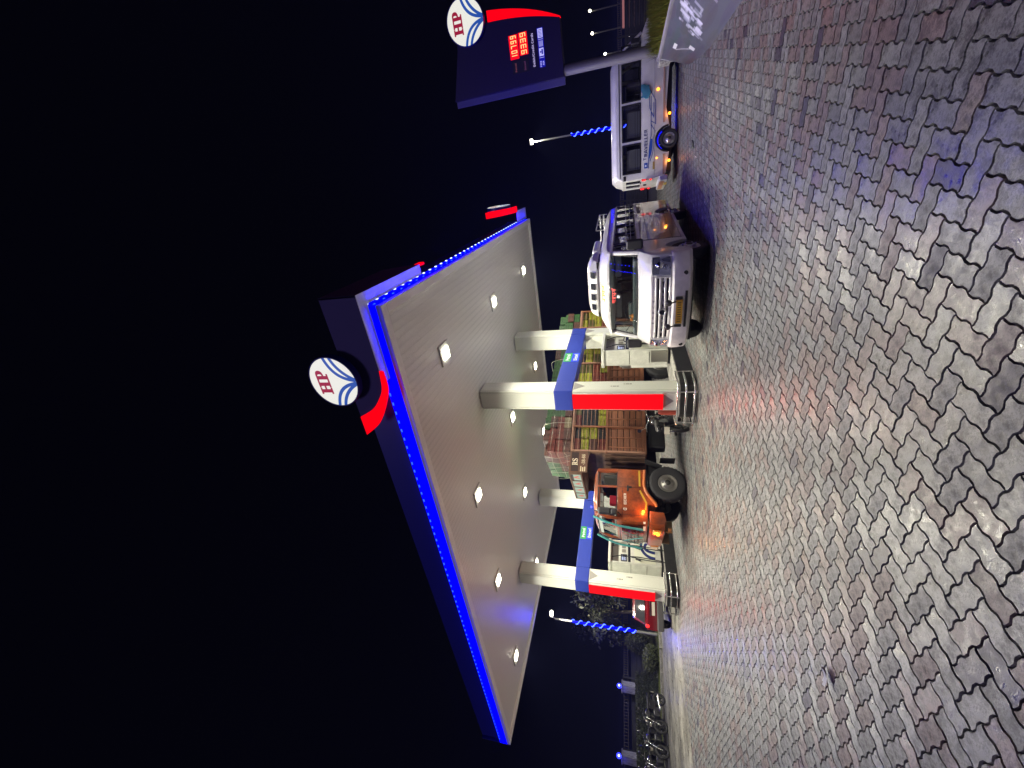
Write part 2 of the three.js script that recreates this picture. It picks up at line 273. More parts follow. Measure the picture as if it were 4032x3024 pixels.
{ // ceiling lights on a 4 x 3 grid
  const xs = [-3.2, -7.4, -10.9, -15.0], zs = [-7.55, -11.45, -15.65], rows = ['front row', 'middle row', 'back row'], cols = ['rightmost', 'second from the right', 'third from the right', 'leftmost'];
  let first;
  xs.forEach((x, i) => zs.forEach((z, j) => {
    const label = `glowing square canopy light in the ${rows[j]}, ${cols[i]} of its row`;
    if (!first) {
      first = thing('canopy_light', label, 'ceiling light', [x, YC, z], 0, 'square lights in the canopy ceiling');
      mesh('bezel', plate([[-0.24, -0.24], [0.24, -0.24], [0.24, 0.24], [-0.24, 0.24]], 0.04, 0, 0.006, [[[-0.13, -0.13], [-0.13, 0.13], [0.13, 0.13], [0.13, -0.13]]]).rotateX(Math.PI / 2).translate(0, 0.035, 0), M.white, first);
      mesh('lamp', box(0.25, 0.06, 0.25, 0, -0.008, 0, 0.01), M.lamp, first);
    } else copy(first, [x, YC, z], 0, label);
    const l = new THREE.SpotLight(C(1, 0.95, 0.78), 90, 0, 1.45, 0.4, 2); l.position.set(x, YC - 0.06, z); l.target.position.set(x, 0, z); l.castShadow = true; l.shadow.radius = 6; scene.add(l, l.target);
  }));
}
// ---------------------------------------------------------------- pillars, islands, beams, guards
const pillarMat = mat([0.68, 0.70, 0.62], 0.35), grayTri = mat([0.3, 0.29, 0.27], 0.5), groove = mat([0.3, 0.3, 0.28], 0.7);
const noticeTex = canvas(128, 40, (x, w, h) => { x.fillStyle = '#c9cbbd'; x.fillRect(0, 0, w, h); x.fillStyle = '#5c5d58'; for (const [a, b] of [[6, 22], [40, 12], [56, 12], [72, 12], [104, 8]]) x.fillRect(a, 10, b, 20); });
function makePillar(label, lit) {
  const t = thing('canopy_pillar', label, 'pillar'), w = 0.56;   // base at the island's top
  const h = 5.1;
  // cladding: rounded corners with grooves
  mesh('cladding', box(w - 0.03, h, w - 0.03, 0, h / 2, 0, 0.05), groove, t);
  for (const [sx, sz] of [[1, 0], [-1, 0], [0, 1], [0, -1]]) mesh('cladding_panel', box(sx ? 0.02 : w - 0.15, h, sz ? 0.02 : w - 0.15, sx * (w / 2 - 0.01), h / 2, sz * (w / 2 - 0.01), 0.005), pillarMat, t);
  for (const sx of [1, -1]) for (const sz of [1, -1]) mesh('corner_trim', box(0.072, h, 0.072, sx * (w / 2 - 0.038), h / 2, sz * (w / 2 - 0.038), 0.025), pillarMat, t);
  mesh('blue_band', box(w + 0.03, 0.5, w + 0.03, 0, 2.8, 0, 0.03), M.bandBlue, t);
  if (lit) {
    const p = mesh('red_panel', deform(new THREE.BoxGeometry(w - 0.13, 2.2, 0.05, 6, 6, 1), (v) => { v.z += 0.02 * (1 - (v.x / (w / 2)) ** 2); }).translate(0.0, 1.45, w / 2 + 0.035), M.red, t);
    mesh('panel_edge', [box(0.012, 2.2, 0.05, w / 2 - 0.055, 1.45, w / 2 + 0.025), box(0.012, 2.2, 0.05, -w / 2 + 0.055, 1.45, w / 2 + 0.025)], M.white, t);
    mesh('gray_triangle', plate([[-0.2, 0.35], [0.2, 0.35], [0.0, 0.1]], 0.004, w / 2 + 0.001), grayTri, t);
  }
  if (lit) mesh('notice', [[1.5, 0.02], [1.18, -0.1]].map(([y, z]) => new THREE.PlaneGeometry(0.22, 0.07).rotateY(Math.PI / 2).rotateX(Math.PI / 2).translate(w / 2 + 0.003, y, z)), new THREE.MeshStandardMaterial({ map: noticeTex, roughness: 0.5 }), t);
  for (const s of [1, -1]) mesh('gray_triangle', plate([[-0.2, 2.54], [0.2, 2.54], [0, 2.25]], 0.004, 0).rotateY(s * Math.PI / 2).translate(s * (w / 2 + 0.001), 0, 0), grayTri, t);
  return t;
}
const PL = { n1: [-5.28, 0.4, -9.27], f1: [-5.28, 0.4, -13.32], n2: [-13.08, 0.4, -9.52], f2: [-13.08, 0.4, -13.5] };
makePillar('white canopy pillar with a glowing red front panel beside the white bus', true).position.set(...PL.n1);
makePillar('white canopy pillar behind the fuel dispenser, partly hidden by the white bus', false).position.set(...PL.f1);
makePillar('white canopy pillar with a glowing red front panel beside the red car', true).position.set(...PL.n2);
makePillar('white canopy pillar half hidden behind the orange truck', false).position.set(...PL.f2);
for (const p of [PL.n1, PL.n2]) area([1, 0.0, 0.006], 4.5, 0.42, 2.1, [p[0], 1.85, p[2] + 0.36], [p[0], 1.85, 10]);
function makeBeam(label, x, za, zb) {
  const t = thing('sign_beam', label, 'sign beam', [x, 3.2, (za + zb) / 2]), l = Math.abs(za - zb);
  mesh('beam', box(0.34, 0.5, l, 0, 0, 0, 0.02), M.bandBlue, t);
  return t;
}
const fuelSign = (word, bg) => canvas(256, 96, (x, w, h) => { x.fillStyle = bg; x.fillRect(0, 0, w, h); x.fillStyle = '#fff'; x.font = 'bold 66px sans-serif'; x.textAlign = 'center'; x.textBaseline = 'middle'; x.fillText(word, w / 2, h / 2 + 3); });
const petrolTex = fuelSign('Petrol', '#17a63c'), dieselTex = fuelSign('Diesel', '#1443e0');
for (const [p, q, zs, label] of [[PL.n1, PL.f1, -11.12, 'blue beam with petrol and diesel sign joining the two pillars behind the white bus'], [PL.n2, PL.f2, -11.4, 'blue beam with petrol and diesel sign above the dispenser beside the orange truck']]) {
  const t = makeBeam(label, p[0] + 0.11, p[2] - 0.3, q[2] + 0.3), z = zs - t.position.z;
  for (const [tex, y] of [[petrolTex, 0.115], [dieselTex, -0.115]]) mesh('fuel_sign', new THREE.PlaneGeometry(0.62, 0.225).rotateY(Math.PI / 2).translate(0.176, y, z), new THREE.MeshStandardMaterial({ color: C(0.03, 0.03, 0.03), emissive: C(1, 1, 1), emissiveMap: tex, emissiveIntensity: 1.35, roughness: 0.4 }), t);
}
const islandTop = mat([0.33, 0.32, 0.29], 0.8, { map: matteNoise(speck, 0.8) }), islandSide = mat([0.014, 0.014, 0.014], 0.6, { map: grime });
function island(label, x0, x1, z0, z1) {
  const t = thing('pump_island', label, 'island', [0, 0, 0]);
  const r = 0.3, o = [[x0, -z0], [x1, -z0], ...arc(x1 - r, -z1 + r, r, 0, -Math.PI / 2, 5), ...arc(x0 + r, -z1 + r, r, -Math.PI / 2, -Math.PI, 5)];
  const up = (h0, h1, k) => plate(o, h1 - h0, 0, k).rotateX(-Math.PI / 2).translate(0, h0, 0);
  mesh('kerb_face', up(0, 0.37, 0.006), islandSide, t); mesh('top_slab', up(0.37, 0.4, 0.008), islandTop, t);
}
island('long raised pump island with black sides under the dispenser beside the white bus', -5.8, -4.8, -14.3, -8.87);
island('long raised pump island with black sides left of the orange truck', -13.6, -12.55, -14.4, -9.12);
function guard(label, x, z, halfW, depth) {
  const t = thing('guard_rail', label, 'guard rail', [x, 0, z], 0, undefined);
  const path = (y) => [[halfW, y, -depth], [halfW, y, -0.16], [halfW - 0.05, y, -0.05], [halfW - 0.16, y, 0], [-halfW + 0.16, y, 0], [-halfW + 0.05, y, -0.05], [-halfW, y, -0.16], [-halfW, y, -depth]];
  for (const y of [0.45, 0.27, 0.08]) mesh('rail', tube(path(y), 0.025, 8, 40), M.chrome, t);
  for (const [px, pz] of [[halfW, -depth], [-halfW, -depth], [halfW - 0.16, 0], [-halfW + 0.16, 0]]) mesh('post', cyl(0.02, 0.02, 0.47, px, 0.235, pz, 'y', 10), M.chrome, t);
}
guard('chrome three rail guard round the end of the pump island beside the white bus', -5.3, -8.72, 0.58, 0.75);
guard('chrome three rail guard round the island end in front of the red car', -13.1, -8.98, 0.6, 0.75);

// ================================================================ dispensers
const cabinet = mat([0.72, 0.73, 0.66], 0.35, { map: matteNoise(faint, 0.6) }), grayPanel = mat([0.24, 0.225, 0.2], 0.5), screenOff = mat([0.02, 0.022, 0.03], 0.15), stainless = metal([0.42, 0.41, 0.38], 0.32);
const pumpArt = canvas(256, 256, (x, w) => { x.fillStyle = '#d9dcc8'; x.fillRect(0, 0, w, w); x.lineWidth = 34; x.strokeStyle = '#20306e'; for (const [a, b] of [[0, 60], [0, 130]]) { x.beginPath(); x.moveTo(10 + b, 256); x.bezierCurveTo(20 + b, 130, 120 + b * 0.6, 50 + b * 0.4, 256, 30 + b); x.stroke(); } x.fillStyle = '#3a3f52'; x.font = 'bold 30px sans-serif'; x.fillText('AX', 196, 236); });
const screenTex = canvas(128, 96, (x, w, h) => { x.fillStyle = '#171b26'; x.fillRect(0, 0, w, h); x.fillStyle = '#eef2ff'; x.fillRect(10, 10, 66, 26); x.fillRect(10, 44, 66, 18); x.fillRect(84, 12, 30, 12); x.fillStyle = '#ffffff'; x.fillRect(12, 72, 24, 14); x.fillRect(46, 72, 24, 14); });
function dispenser(label, pos, w, d, hoses) { // front end looks along +z, the customer's face along +x
  const t = thing('fuel_dispenser', label, 'fuel dispenser', pos), h = 1.9;
  mesh('cabinet', [box(w, 1.05, d, 0, 0.6, 0, 0.02), box(w - 0.16, 0.72, d - 0.12, -0.05, 1.47, 0, 0.015)], cabinet, t);
  mesh('plinth', box(w - 0.06, 0.09, d - 0.06, 0, 0.045, 0), M.darkPlastic, t);
  mesh('top_cap', box(w + 0.06, 0.09, d + 0.1, 0, h - 0.03, 0, 0.012), cabinet, t);
  for (const s of [1, -1]) mesh('end_post', box(w - 0.02, 0.76, 0.05, 0, 1.48, s * (d / 2 - 0.025), 0.01), cabinet, t);
  const x = w / 2;
  mesh('gray_panel', plate([[-d / 2 + 0.06, 1.56], [d / 2 - 0.06, 1.56], [d / 2 - 0.06, 1.8], [-d / 2 + 0.06, 1.8]], 0.012).rotateY(Math.PI / 2).translate(x - 0.13, 0, 0), grayPanel, t);
  mesh('display_panel', box(0.03, 0.3, d - 0.16, x - 0.1, 1.36, 0, 0.006), cabinet, t);
  mesh('screen', box(0.012, 0.22, 0.3, x - 0.08, 1.36, d * 0.22, 0.003), screenOff, t);
  mesh('display', new THREE.PlaneGeometry(0.28, 0.2).rotateY(Math.PI / 2).translate(x - 0.073, 1.36, d * 0.22), new THREE.MeshStandardMaterial({ color: C(0.01, 0.01, 0.012), roughness: 0.3, emissive: C(0.8, 0.85, 1), emissiveMap: screenTex, emissiveIntensity: 0.9 }), t);
  for (let i = 0; i < 2; i++) mesh('keypad', box(0.012, 0.14, 0.14, x - 0.08, 1.36, -d * 0.08 - i * 0.2, 0.004), grayPanel, t);
  mesh('dark_recess', box(0.012, 0.1, d - 0.2, x - 0.06, 1.165, 0), screenOff, t);
  mesh('art_panel', new THREE.PlaneGeometry(d - 0.1, 0.72).rotateY(Math.PI / 2).translate(x + 0.004, 0.63, 0), new THREE.MeshStandardMaterial({ map: pumpArt, roughness: 0.35 }), t);
  mesh('end_panel', box(w - 0.1, 0.5, 0.012, 0, 0.83, d / 2 + 0.004, 0.003), cabinet, t);
  mesh('end_seam', [box(w - 0.1, 0.012, 0.01, 0, 1.12, d / 2 + 0.004), box(w - 0.18, 0.012, 0.01, 0, 0.57, d / 2 + 0.006)], M.darkPlastic, t);
  if (hoses === 'a') {
    mesh('steel_cover', box(w - 0.16, 0.46, 0.02, 0.03, 0.3, d / 2 + 0.012, 0.004), stainless, t);
    mesh('nozzle_holster', box(0.16, 0.26, 0.24, -w / 2 - 0.06, 1.2, d / 2 - 0.2, 0.03), stainless, t);
    mesh('nozzle', [cyl(0.03, 0.03, 0.2, -w / 2 - 0.05, 1.42, d / 2 - 0.2, 'y', 10), box(0.05, 0.14, 0.1, -w / 2 - 0.06, 1.33, d / 2 - 0.12, 0.02)], M.steel, t);
    mesh('side_box', box(0.1, 1.0, 0.4, -w / 2 - 0.05, 0.56, d / 2 - 0.25, 0.015), cabinet, t);
  }
  for (let i = 0; i < 2; i++) { // black hoses drooping down the customer's face
    const z = d * (0.25 - 0.5 * i);
    mesh('hose', tube([[x - 0.05, 1.78, z], [x + 0.03, 1.5, z - 0.02], [x + 0.02, 1.2, z - 0.03], [x + 0.06, 0.85, z], [x + 0.1, 0.35, z + 0.08], [x + 0.09, -0.12, z + 0.12], [x + 0.16, 0.02, z + 0.2], [x + 0.08, 0.55, z + 0.12], [x + 0.05, 0.95, z + 0.05]], 0.016, 6, 40), M.rubber, t);
    mesh('nozzle', [bar([x + 0.03, 0.95, z + 0.05], [x + 0.05, 0.78, z + 0.12], 0.06, 0.05), cyl(0.015, 0.015, 0.16, x + 0.04, 1.02, z + 0.02, 'y', 8)], M.darkPlastic, t);
  }
  return t;
}
dispenser('pale fuel dispenser with a steel lower cover beside the white bus', [-5.02, 0.4, -11.65], 0.52, 1.25, 'a');
dispenser('pale fuel dispenser with navy stripes in front of the orange truck', [-13.0, 0.4, -10.62], 0.6, 1.0, 'b');
{ // extinguisher
  const t = thing('fire_extinguisher', 'orange red fire extinguisher on the pump island at the foot of the red lit pillar', 'extinguisher', [-5.68, 0.4, -9.12]);
  const red = mat([0.42, 0.07, 0.04], 0.4);
  mesh('tank', new THREE.LatheGeometry([[0, 0], [0.07, 0], [0.075, 0.02], [0.075, 0.36], [0.05, 0.43], [0.02, 0.45], [0, 0.45]].map((p) => new THREE.Vector2(...p)), 16), red, t);
  mesh('valve', [cyl(0.02, 0.02, 0.06, 0, 0.47, 0), box(0.03, 0.02, 0.14, 0, 0.51, 0.02, 0.005)], M.steel, t);
  mesh('hose', tube([[0, 0.48, 0.05], [-0.08, 0.56, 0.1], [-0.17, 0.5, 0.08], [-0.2, 0.38, 0.02], [-0.15, 0.3, 0], [-0.09, 0.34, 0]], 0.01, 6), M.rubber, t);
}

// ================================================================ vehicles: local z forward, x to the vehicle's left, y up
function wheel(parent, x, y, z, r, w, opt = {}) { // x: outer face, side +1 when the outer face looks along +x
  const s = Math.sign(x), t = new THREE.Group(); t.name = 'wheel'; t.position.set(x, y, z); parent.add(t);
  const lathe = (pts, seg) => new THREE.LatheGeometry(pts.map((p) => new THREE.Vector2(...p)), seg).rotateZ(-Math.PI / 2 * s);
  const rr0 = r * (opt.rim ?? 0.6);
  mesh('tyre', lathe([[rr0, -w], [r * 0.93, -w], [r, -w * 0.85], [r, -w * 0.15], [r * 0.94, -0.005], [r * 0.85, 0.004], [rr0 + 0.02, 0], [rr0, -0.02]], 36), M.rubber, t);
  mesh('rim', [lathe([[rr0, -0.03], [rr0 * 0.94, -0.005], [rr0 * 0.8, -0.04], [rr0 * 0.62, -0.03], [rr0 * 0.5, 0.0], [rr0 * 0.34, 0.03], [0, 0.035]], 24), ...Array.from({ length: opt.nuts ?? 6 }, (_, i) => { const a = i / (opt.nuts ?? 6) * 6.283; return cyl(0.018, 0.014, 0.05, s * 0.02, Math.cos(a) * rr0 * 0.55, Math.sin(a) * rr0 * 0.55, 'x', 6); })], opt.mat ?? M.steel, t);
  mesh('hub', lathe([[0.0, 0.05], [rr0 * 0.26, 0.045], [rr0 * 0.34, 0.01], [rr0 * 0.36, -0.02]], 18), mat([0.03, 0.028, 0.026], 0.5), t);
  if (opt.tread) mesh('tread', Array.from({ length: 30 }, (_, i) => { const a = i / 30 * 6.283; return box(w * 0.8, 0.012, 0.05, 0, 0, 0).rotateX(0).translate(-s * w / 2, r, 0).rotateX(a); }), M.rubber, t);
  return t;
}
const busWhite = phys([0.82, 0.81, 0.78], 0.32, { clearcoat: 0.7, clearcoatRoughness: 0.12, map: matteNoise(faint, 0.4) });
const seatCloth = mat([0.05, 0.045, 0.06], 0.9), seatWhite = mat([0.5, 0.5, 0.52], 0.8), gasket = mat([0.015, 0.015, 0.016], 0.5);
const lens = phys([0.55, 0.58, 0.7], 0.06, { transmission: 0.75, thickness: 0, clearcoat: 1 }), reflector = metal([0.6, 0.62, 0.66], 0.15);

{ // -------------------------------------------------------------- white bus facing the viewer
  const t = thing('white_bus', 'white passenger bus with a four window roof pod, facing the viewer beside the pump island', 'bus', [-2.606, 0, -9.083], THREE.MathUtils.degToRad(-5));
  const tumble = (v) => { if (v.y > 1.3) v.x *= 1 - 0.075 * (v.y - 1.3); const k = THREE.MathUtils.smoothstep(v.z, -0.2, 0.6); v.z -= 0.2 * k * v.x ** 2 + 0.12 * k * v.x ** 6; };
  const arch = (c, r) => arc(c, 0.36, r, 0, Math.PI, 9);
  const low = [[-5.2, 0.36], [-5.24, 1.36], [0.38, 1.36], [0.5, 1.33], [0.66, 1.24], [0.8, 1.12], [0.86, 0.95], [0.87, 0.7], [0.78, 0.4], ...arch(0, 0.44), ...arch(-3.55, 0.44)];
  mesh('body', deform(prof(low, 2.0, 0, 0.02, 14), tumble, 0.5), busWhite, t);
  const roof = [[-5.2, 1.86], [-5.12, 2.06], [-4.95, 2.17], [-0.75, 2.17], [-0.35, 2.15], [-0.12, 2.08], [0.05, 1.98], [0.06, 1.94], [-0.2, 1.86]];
  mesh('roof', deform(prof(roof, 2.0, 0, 0.02, 14), (v) => { const top = THREE.MathUtils.smoothstep(v.y, 1.86, 2.15); v.y -= top * 0.2 * Math.abs(v.x) ** 5; tumble(v); v.y += top * 0.05; }, 0.6), busWhite, t);
  const side = (y) => 0.992 * (1 - 0.075 * Math.max(0, y - 1.3));
  for (const s of [1, -1]) {
    mesh('windscreen_pillar', tube([[s * 0.96, 1.33, 0.16], [s * 0.945, 1.65, 0.02], [s * 0.92, 1.96, -0.14]], 0.05, 8), busWhite, t);
    for (const [z, w] of [[-0.62, 0.12], [-1.62, 0.08], [-2.52, 0.08], [-3.42, 0.08], [-4.32, 0.08], [-5.17, 0.12]]) mesh('window_pillar', bar([s * (side(1.34) - 0.02), 1.34, z], [s * (side(1.9) - 0.02), 1.9, z], w, 0.04), busWhite, t);
    const zs = [-0.1, -0.56, -0.68, -1.58, -1.66, -2.48, -2.56, -3.38, -3.46, -4.28, -4.36, -5.11];
    for (let i = 0; i < 12; i += 2) {
      const [a, b] = [zs[i], zs[i + 1]], g = new THREE.Group(); g.name = 'window'; t.add(g);
      const p = (y, z, o = 0) => [s * (side(y) + o), y, z];
      mesh('pane', patch((u, v) => p(1.36 + 0.49 * v, a + (b - a) * u, -0.02), 1, 1), M.glass, g);
      mesh('seal', [bar(p(1.375, a, 0.002), p(1.375, b, 0.002), 0.028), bar(p(1.845, a, 0.002), p(1.845, b, 0.002), 0.028), bar(p(1.37, a, 0.002), p(1.85, a, 0.002), 0.028), bar(p(1.37, b, 0.002), p(1.85, b, 0.002), 0.028)], gasket, g);
      if (i > 1) mesh('bar', [0.1, 0.2].map((y) => bar(p(1.38 + y, a, 0.015), p(1.38 + y, b, 0.015), 0.014)), M.steel, g);
      if (i > 1) mesh('curtain', patch((u, v) => p(1.38 + 0.45 * v, b + 0.05 + (a - b) * 0.42 * u, -0.09 + 0.012 * Math.sin(u * 30)), 24, 1), mat([0.42, 0.42, 0.46], 0.9, { side: THREE.DoubleSide }), g);
    }
    // doors and seams, flank moulding, arch lips
    mesh('flank_seam', [bar([s * 1.003, 1.3, -0.62], [s * 1.003, 0.42, -0.62], 0.008), bar([s * 1.004, 1.12, -0.6], [s * 1.004, 1.12, -5.1], 0.01), bar([s * 1.004, 0.62, -0.6], [s * 1.004, 0.62, -3.0], 0.01)], gasket, t);
    mesh('shaded_flank', plate([[0.62, 0.44], [5.1, 0.44], [5.1, 1.28], [0.62, 1.28]], 0.006, 0, 0.002, [arc(3.55, 0.36, 0.46, -0.0, Math.PI, 9).map(([x, y]) => [x, Math.max(y, 0.46)])]).rotateY(s * Math.PI / 2).translate(s * 1.0 - (s < 0 ? 0 : 0), 0, s > 0 ? 0 : 0), phys([0.27, 0.175, 0.15], 0.3, { clearcoat: 1, map: matteNoise(grime, 0.5) }), t).scale.z = s > 0 ? 1 : -1;  // brown tone paints in shade and reflected ground over the dirty white side
  }
  // windscreen
  const ws = (u, v, o = 0) => { const x = (u - 0.5) * 1.8 * (1 - 0.03 * v), zc = 0.42 + (0.07 - 0.42) * v - 0.24 * x * x - 0.1 * x ** 6; return [x, 1.37 + 0.58 * v, zc + o]; };
  const screen = new THREE.Group(); screen.name = 'windscreen'; t.add(screen);
  mesh('pane', patch((u, v) => ws(u, v, 0.0), 16, 4), phys([0.62, 0.68, 0.66], 0.02, { transmission: 1, thickness: 0, ior: 1.55, side: THREE.DoubleSide }), screen);
  const edge = (f) => tube(Array.from({ length: 13 }, (_, i) => f(i / 12)), 0.016, 6, 24);
  mesh('seal', [edge((k) => ws(k, 0)), edge((k) => ws(k, 1)), edge((k) => ws(0, k)), edge((k) => ws(1, k))], gasket, screen);
  mesh('header', patch((u, v) => ws(u, 0.985 + 0.06 * v, 0.012), 14, 1), busWhite, screen);
  const redText = canvas(256, 128, (x, w, h) => { x.clearRect(0, 0, w, h); x.strokeStyle = '#f02a22'; x.lineWidth = 13; x.beginPath(); x.moveTo(10, 34); x.lineTo(246, 34); for (const a of [40, 92, 150, 206]) { x.moveTo(a + 18, 34); x.lineTo(a + 18, 108); } x.moveTo(20, 62); x.lineTo(58, 62); x.moveTo(78, 52); x.quadraticCurveTo(112, 66, 84, 94); x.moveTo(130, 56); x.lineTo(166, 90); x.moveTo(186, 80); x.quadraticCurveTo(204, 50, 222, 74); x.moveTo(216, 34); x.quadraticCurveTo(214, 6, 240, 8); x.stroke(); });
  mesh('sticker', patch((u, v) => ws(0.5 + 0.22 * (u - 0.5) + 0.03, 0.72 + 0.22 * v, 0.012), 4, 2), new THREE.MeshStandardMaterial({ map: redText, alphaTest: 0.5, roughness: 0.5, side: THREE.DoubleSide }), screen);
  mesh('paper', patch((u, v) => ws(0.53 + 0.035 * (u - 0.5), 0.62 + 0.1 * v, 0.01), 1, 1), M.white, screen);
  mesh('wiper', [0.1, -0.42].map((x) => tube([[x, 1.36, 0.45 - 0.2 * x * x], [x - 0.16, 1.5, 0.36 - 0.2 * x * x], [x - 0.34, 1.6, 0.28 - 0.24 * x * x]], 0.008, 5)), gasket, t);
  mesh('light_string', Array.from({ length: 7 }, (_, i) => new THREE.SphereGeometry(0.011, 6, 4).translate(0.72 - 0.005 * i, 1.9 - 0.075 * i, 0.06 + 0.035 * i - 0.1)), glow([0.02, 0.02, 1], 3), t);
  // cab inside
  mesh('dashboard', [box(1.7, 0.1, 0.34, 0, 1.4, 0.1, 0.04), box(0.4, 0.16, 0.2, -0.35, 1.46, 0.02, 0.05)], mat([0.09, 0.11, 0.11], 0.6), t);
  mesh('steering_wheel', new THREE.TorusGeometry(0.2, 0.018, 6, 24).rotateX(-1.0).translate(-0.45, 1.52, -0.12), gasket, t);
  mesh('dashboard_toy', [new THREE.SphereGeometry(0.045, 10, 8).translate(-0.5, 1.47, 0.2), new THREE.ConeGeometry(0.05, 0.1, 8).translate(-0.4, 1.49, 0.22)], mat([0.8, 0.25, 0.03], 0.6), t);
  for (let i = 0; i < 6; i++) for (const s of [1, -1]) { mesh('seat', box(0.72, 0.62, 0.14, s * 0.52, 1.5, -0.75 - i * 0.74, 0.05), seatCloth, t); mesh('headrest_cover', box(0.66, 0.16, 0.17, s * 0.52, 1.76, -0.75 - i * 0.74, 0.05), seatWhite, t); }
  mesh('cab_bulkhead', box(1.7, 0.55, 0.03, 0, 1.62, -5.05), seatCloth, t);
  // front: grille, lamps, bumper
  const fz = (x, o = 0) => 0.86 - 0.2 * x * x - 0.12 * x ** 6 + o;
  const strip = (x0, x1, y0, y1, o, h = 0.03) => patch((u, v) => { const x = x0 + (x1 - x0) * u; return [x, y0 + (y1 - y0) * v, fz(x, o) + (y0 + (y1 - y0) * v > 1 ? -0.02 : 0)]; }, 14, 1);
  const gr = new THREE.Group(); gr.name = 'grille'; t.add(gr);
  mesh('backing', strip(-0.68, 0.62, 0.76, 1.02, 0.012), mat([0.012, 0.01, 0.012], 0.6), gr);
  const sl = (y, w, x0 = -0.68, x1 = 0.62) => tube(Array.from({ length: 11 }, (_, i) => { const x = x0 + (x1 - x0) * i / 10; return [x, y, fz(x, 0.02)]; }), w, 8, 20);
  for (const y of [0.945, 0.855]) mesh('slat', sl(y, 0.026), busWhite, gr);
  mesh('grille_frame', [sl(1.025, 0.024), sl(0.765, 0.03), tube([[0.63, 1.02, fz(0.63, 0.02)], [0.62, 0.77, fz(0.62, 0.02)]], 0.026, 8), tube([[-0.69, 1.02, fz(0.69, 0.02)], [-0.69, 0.77, fz(0.69, 0.02)]], 0.026, 8)], busWhite, gr);
  const forceTex = canvas(512, 48, (x, w, h) => { x.fillStyle = '#b5aeb6'; x.fillRect(0, 0, w, h); x.fillStyle = '#5b5661'; x.font = 'bold 40px sans-serif'; x.textAlign = 'center'; x.textBaseline = 'middle'; 'FORCE'.split('').forEach((c, i) => x.fillText(c, 236 - 92 + i * 46, h / 2 + 2)); });
  mesh('name_strip', strip(-0.7, 0.64, 1.035, 1.1, 0.014), new THREE.MeshStandardMaterial({ map: forceTex, roughness: 0.35 }), gr);
  mesh('badge', [cyl(0.06, 0.06, 0.02, -0.05, 0.905, fz(0, 0.045), 'z', 20), bar([-0.085, 0.87, fz(0, 0.055)], [-0.05, 0.945, fz(0, 0.055)], 0.012), bar([-0.015, 0.87, fz(0, 0.055)], [-0.05, 0.945, fz(0, 0.055)], 0.012)], metal([0.12, 0.12, 0.16], 0.25), gr);
  mesh('badge_ring', new THREE.TorusGeometry(0.066, 0.016, 8, 28).translate(-0.05, 0.905, fz(0, 0.07)), metal([0.85, 0.85, 0.87], 0.3), gr);
  for (const s of [1, -1]) {
    const hl = new THREE.Group(); hl.name = 'headlamp'; t.add(hl);
    const x0 = s > 0 ? 0.665 : -0.73, x1 = s > 0 ? 0.955 : -0.96;
    mesh('housing', strip(x0, x1, 0.76, 1.09, 0.004), mat([0.03, 0.03, 0.045], 0.3), hl);
    mesh('reflector', [[0.55, 0.96, 0.085], [0.45, 0.85, 0.06]].map(([k, y, r]) => { const x = x0 + (x1 - x0) * k; return new THREE.SphereGeometry(r, 14, 8, 0, 6.3, 0, 1.3).rotateX(Math.PI / 2).translate(x, y, fz(x, 0.0)); }), reflector, hl);
    mesh('lens', patch((u, v) => { const x = x0 + (x1 - x0) * u; return [x, 0.765 + 0.32 * v, fz(x, 0.075) - 0.03 * v]; }, 10, 3), lens, hl);
    mesh('lamp_frame', [tube([[x0, 0.755, fz(x0, 0.05)], [x0, 1.1, fz(x0, 0.01)]], 0.014, 6), tube([[x0, 1.1, fz(x0, 0.01)], [(x0 + x1) / 2, 1.11, fz((x0 + x1) / 2, 0.005)], [x1, 1.1, fz(x1, 0.01)]], 0.014, 6)], busWhite, hl);
  }
  const bl = [[0.5, 0.38], [0.8, 0.36], [0.93, 0.42], [0.97, 0.55], [0.97, 0.7], [0.94, 0.735], [0.6, 0.735]];
  const bumperMat = mat([0.78, 0.74, 0.76], 0.42, { map: matteNoise(faint, 0.9) });
  mesh('bumper', deform(prof(bl, 2.06, 0, 0.015, 14), (v) => { const k = THREE.MathUtils.smoothstep(v.z, 0.3, 0.9); v.z -= (0.17 * v.x ** 2 + 0.16 * v.x ** 6) * k; }, 0.6), bumperMat, t);
  mesh('bumper_slot', patch((u, v) => { const x = -0.38 + 0.76 * u; return [x, 0.455 + 0.045 * v, 0.975 - 0.17 * x * x]; }, 8, 1), gasket, t);
  for (const x of [0.7, -0.86]) mesh('bumper_hole', cyl(0.04, 0.04, 0.02, x, 0.5, 0.955 - 0.17 * x * x - 0.16 * x ** 6, 'z', 14), gasket, t);
  for (const x of [0.17, -0.34]) { const f = new THREE.Group(); f.name = 'fog_lamp'; t.add(f); mesh('shell', new THREE.SphereGeometry(0.065, 16, 10).scale(1, 1, 0.7).translate(x, 0.8, 1.02), mat([0.09, 0.085, 0.09], 0.25, { metalness: 0.6 }), f); mesh('stalk', tube([[x, 0.74, 1.01], [x, 0.66, 0.97]], 0.014, 6), gasket, f); }
  const plateTex = canvas(256, 64, (x, w, h) => { x.fillStyle = '#a57a1c'; x.fillRect(0, 0, w, h); x.fillStyle = '#4a3a14'; x.font = 'bold 44px sans-serif'; x.textAlign = 'center'; x.textBaseline = 'middle'; for (let i = 0; i < 9; i++) x.fillRect(20 + i * 25, 14, 12, 36); });
  mesh('number_plate', box(0.5, 0.12, 0.012, -0.03, 0.6, 1.0), new THREE.MeshStandardMaterial({ map: plateTex, roughness: 0.5 }), t);
  mesh('plate_bracket', [box(0.06, 0.13, 0.03, 0.25, 0.61, 0.985, 0.01), box(0.06, 0.13, 0.03, -0.33, 0.61, 0.985, 0.01)], gasket, t);
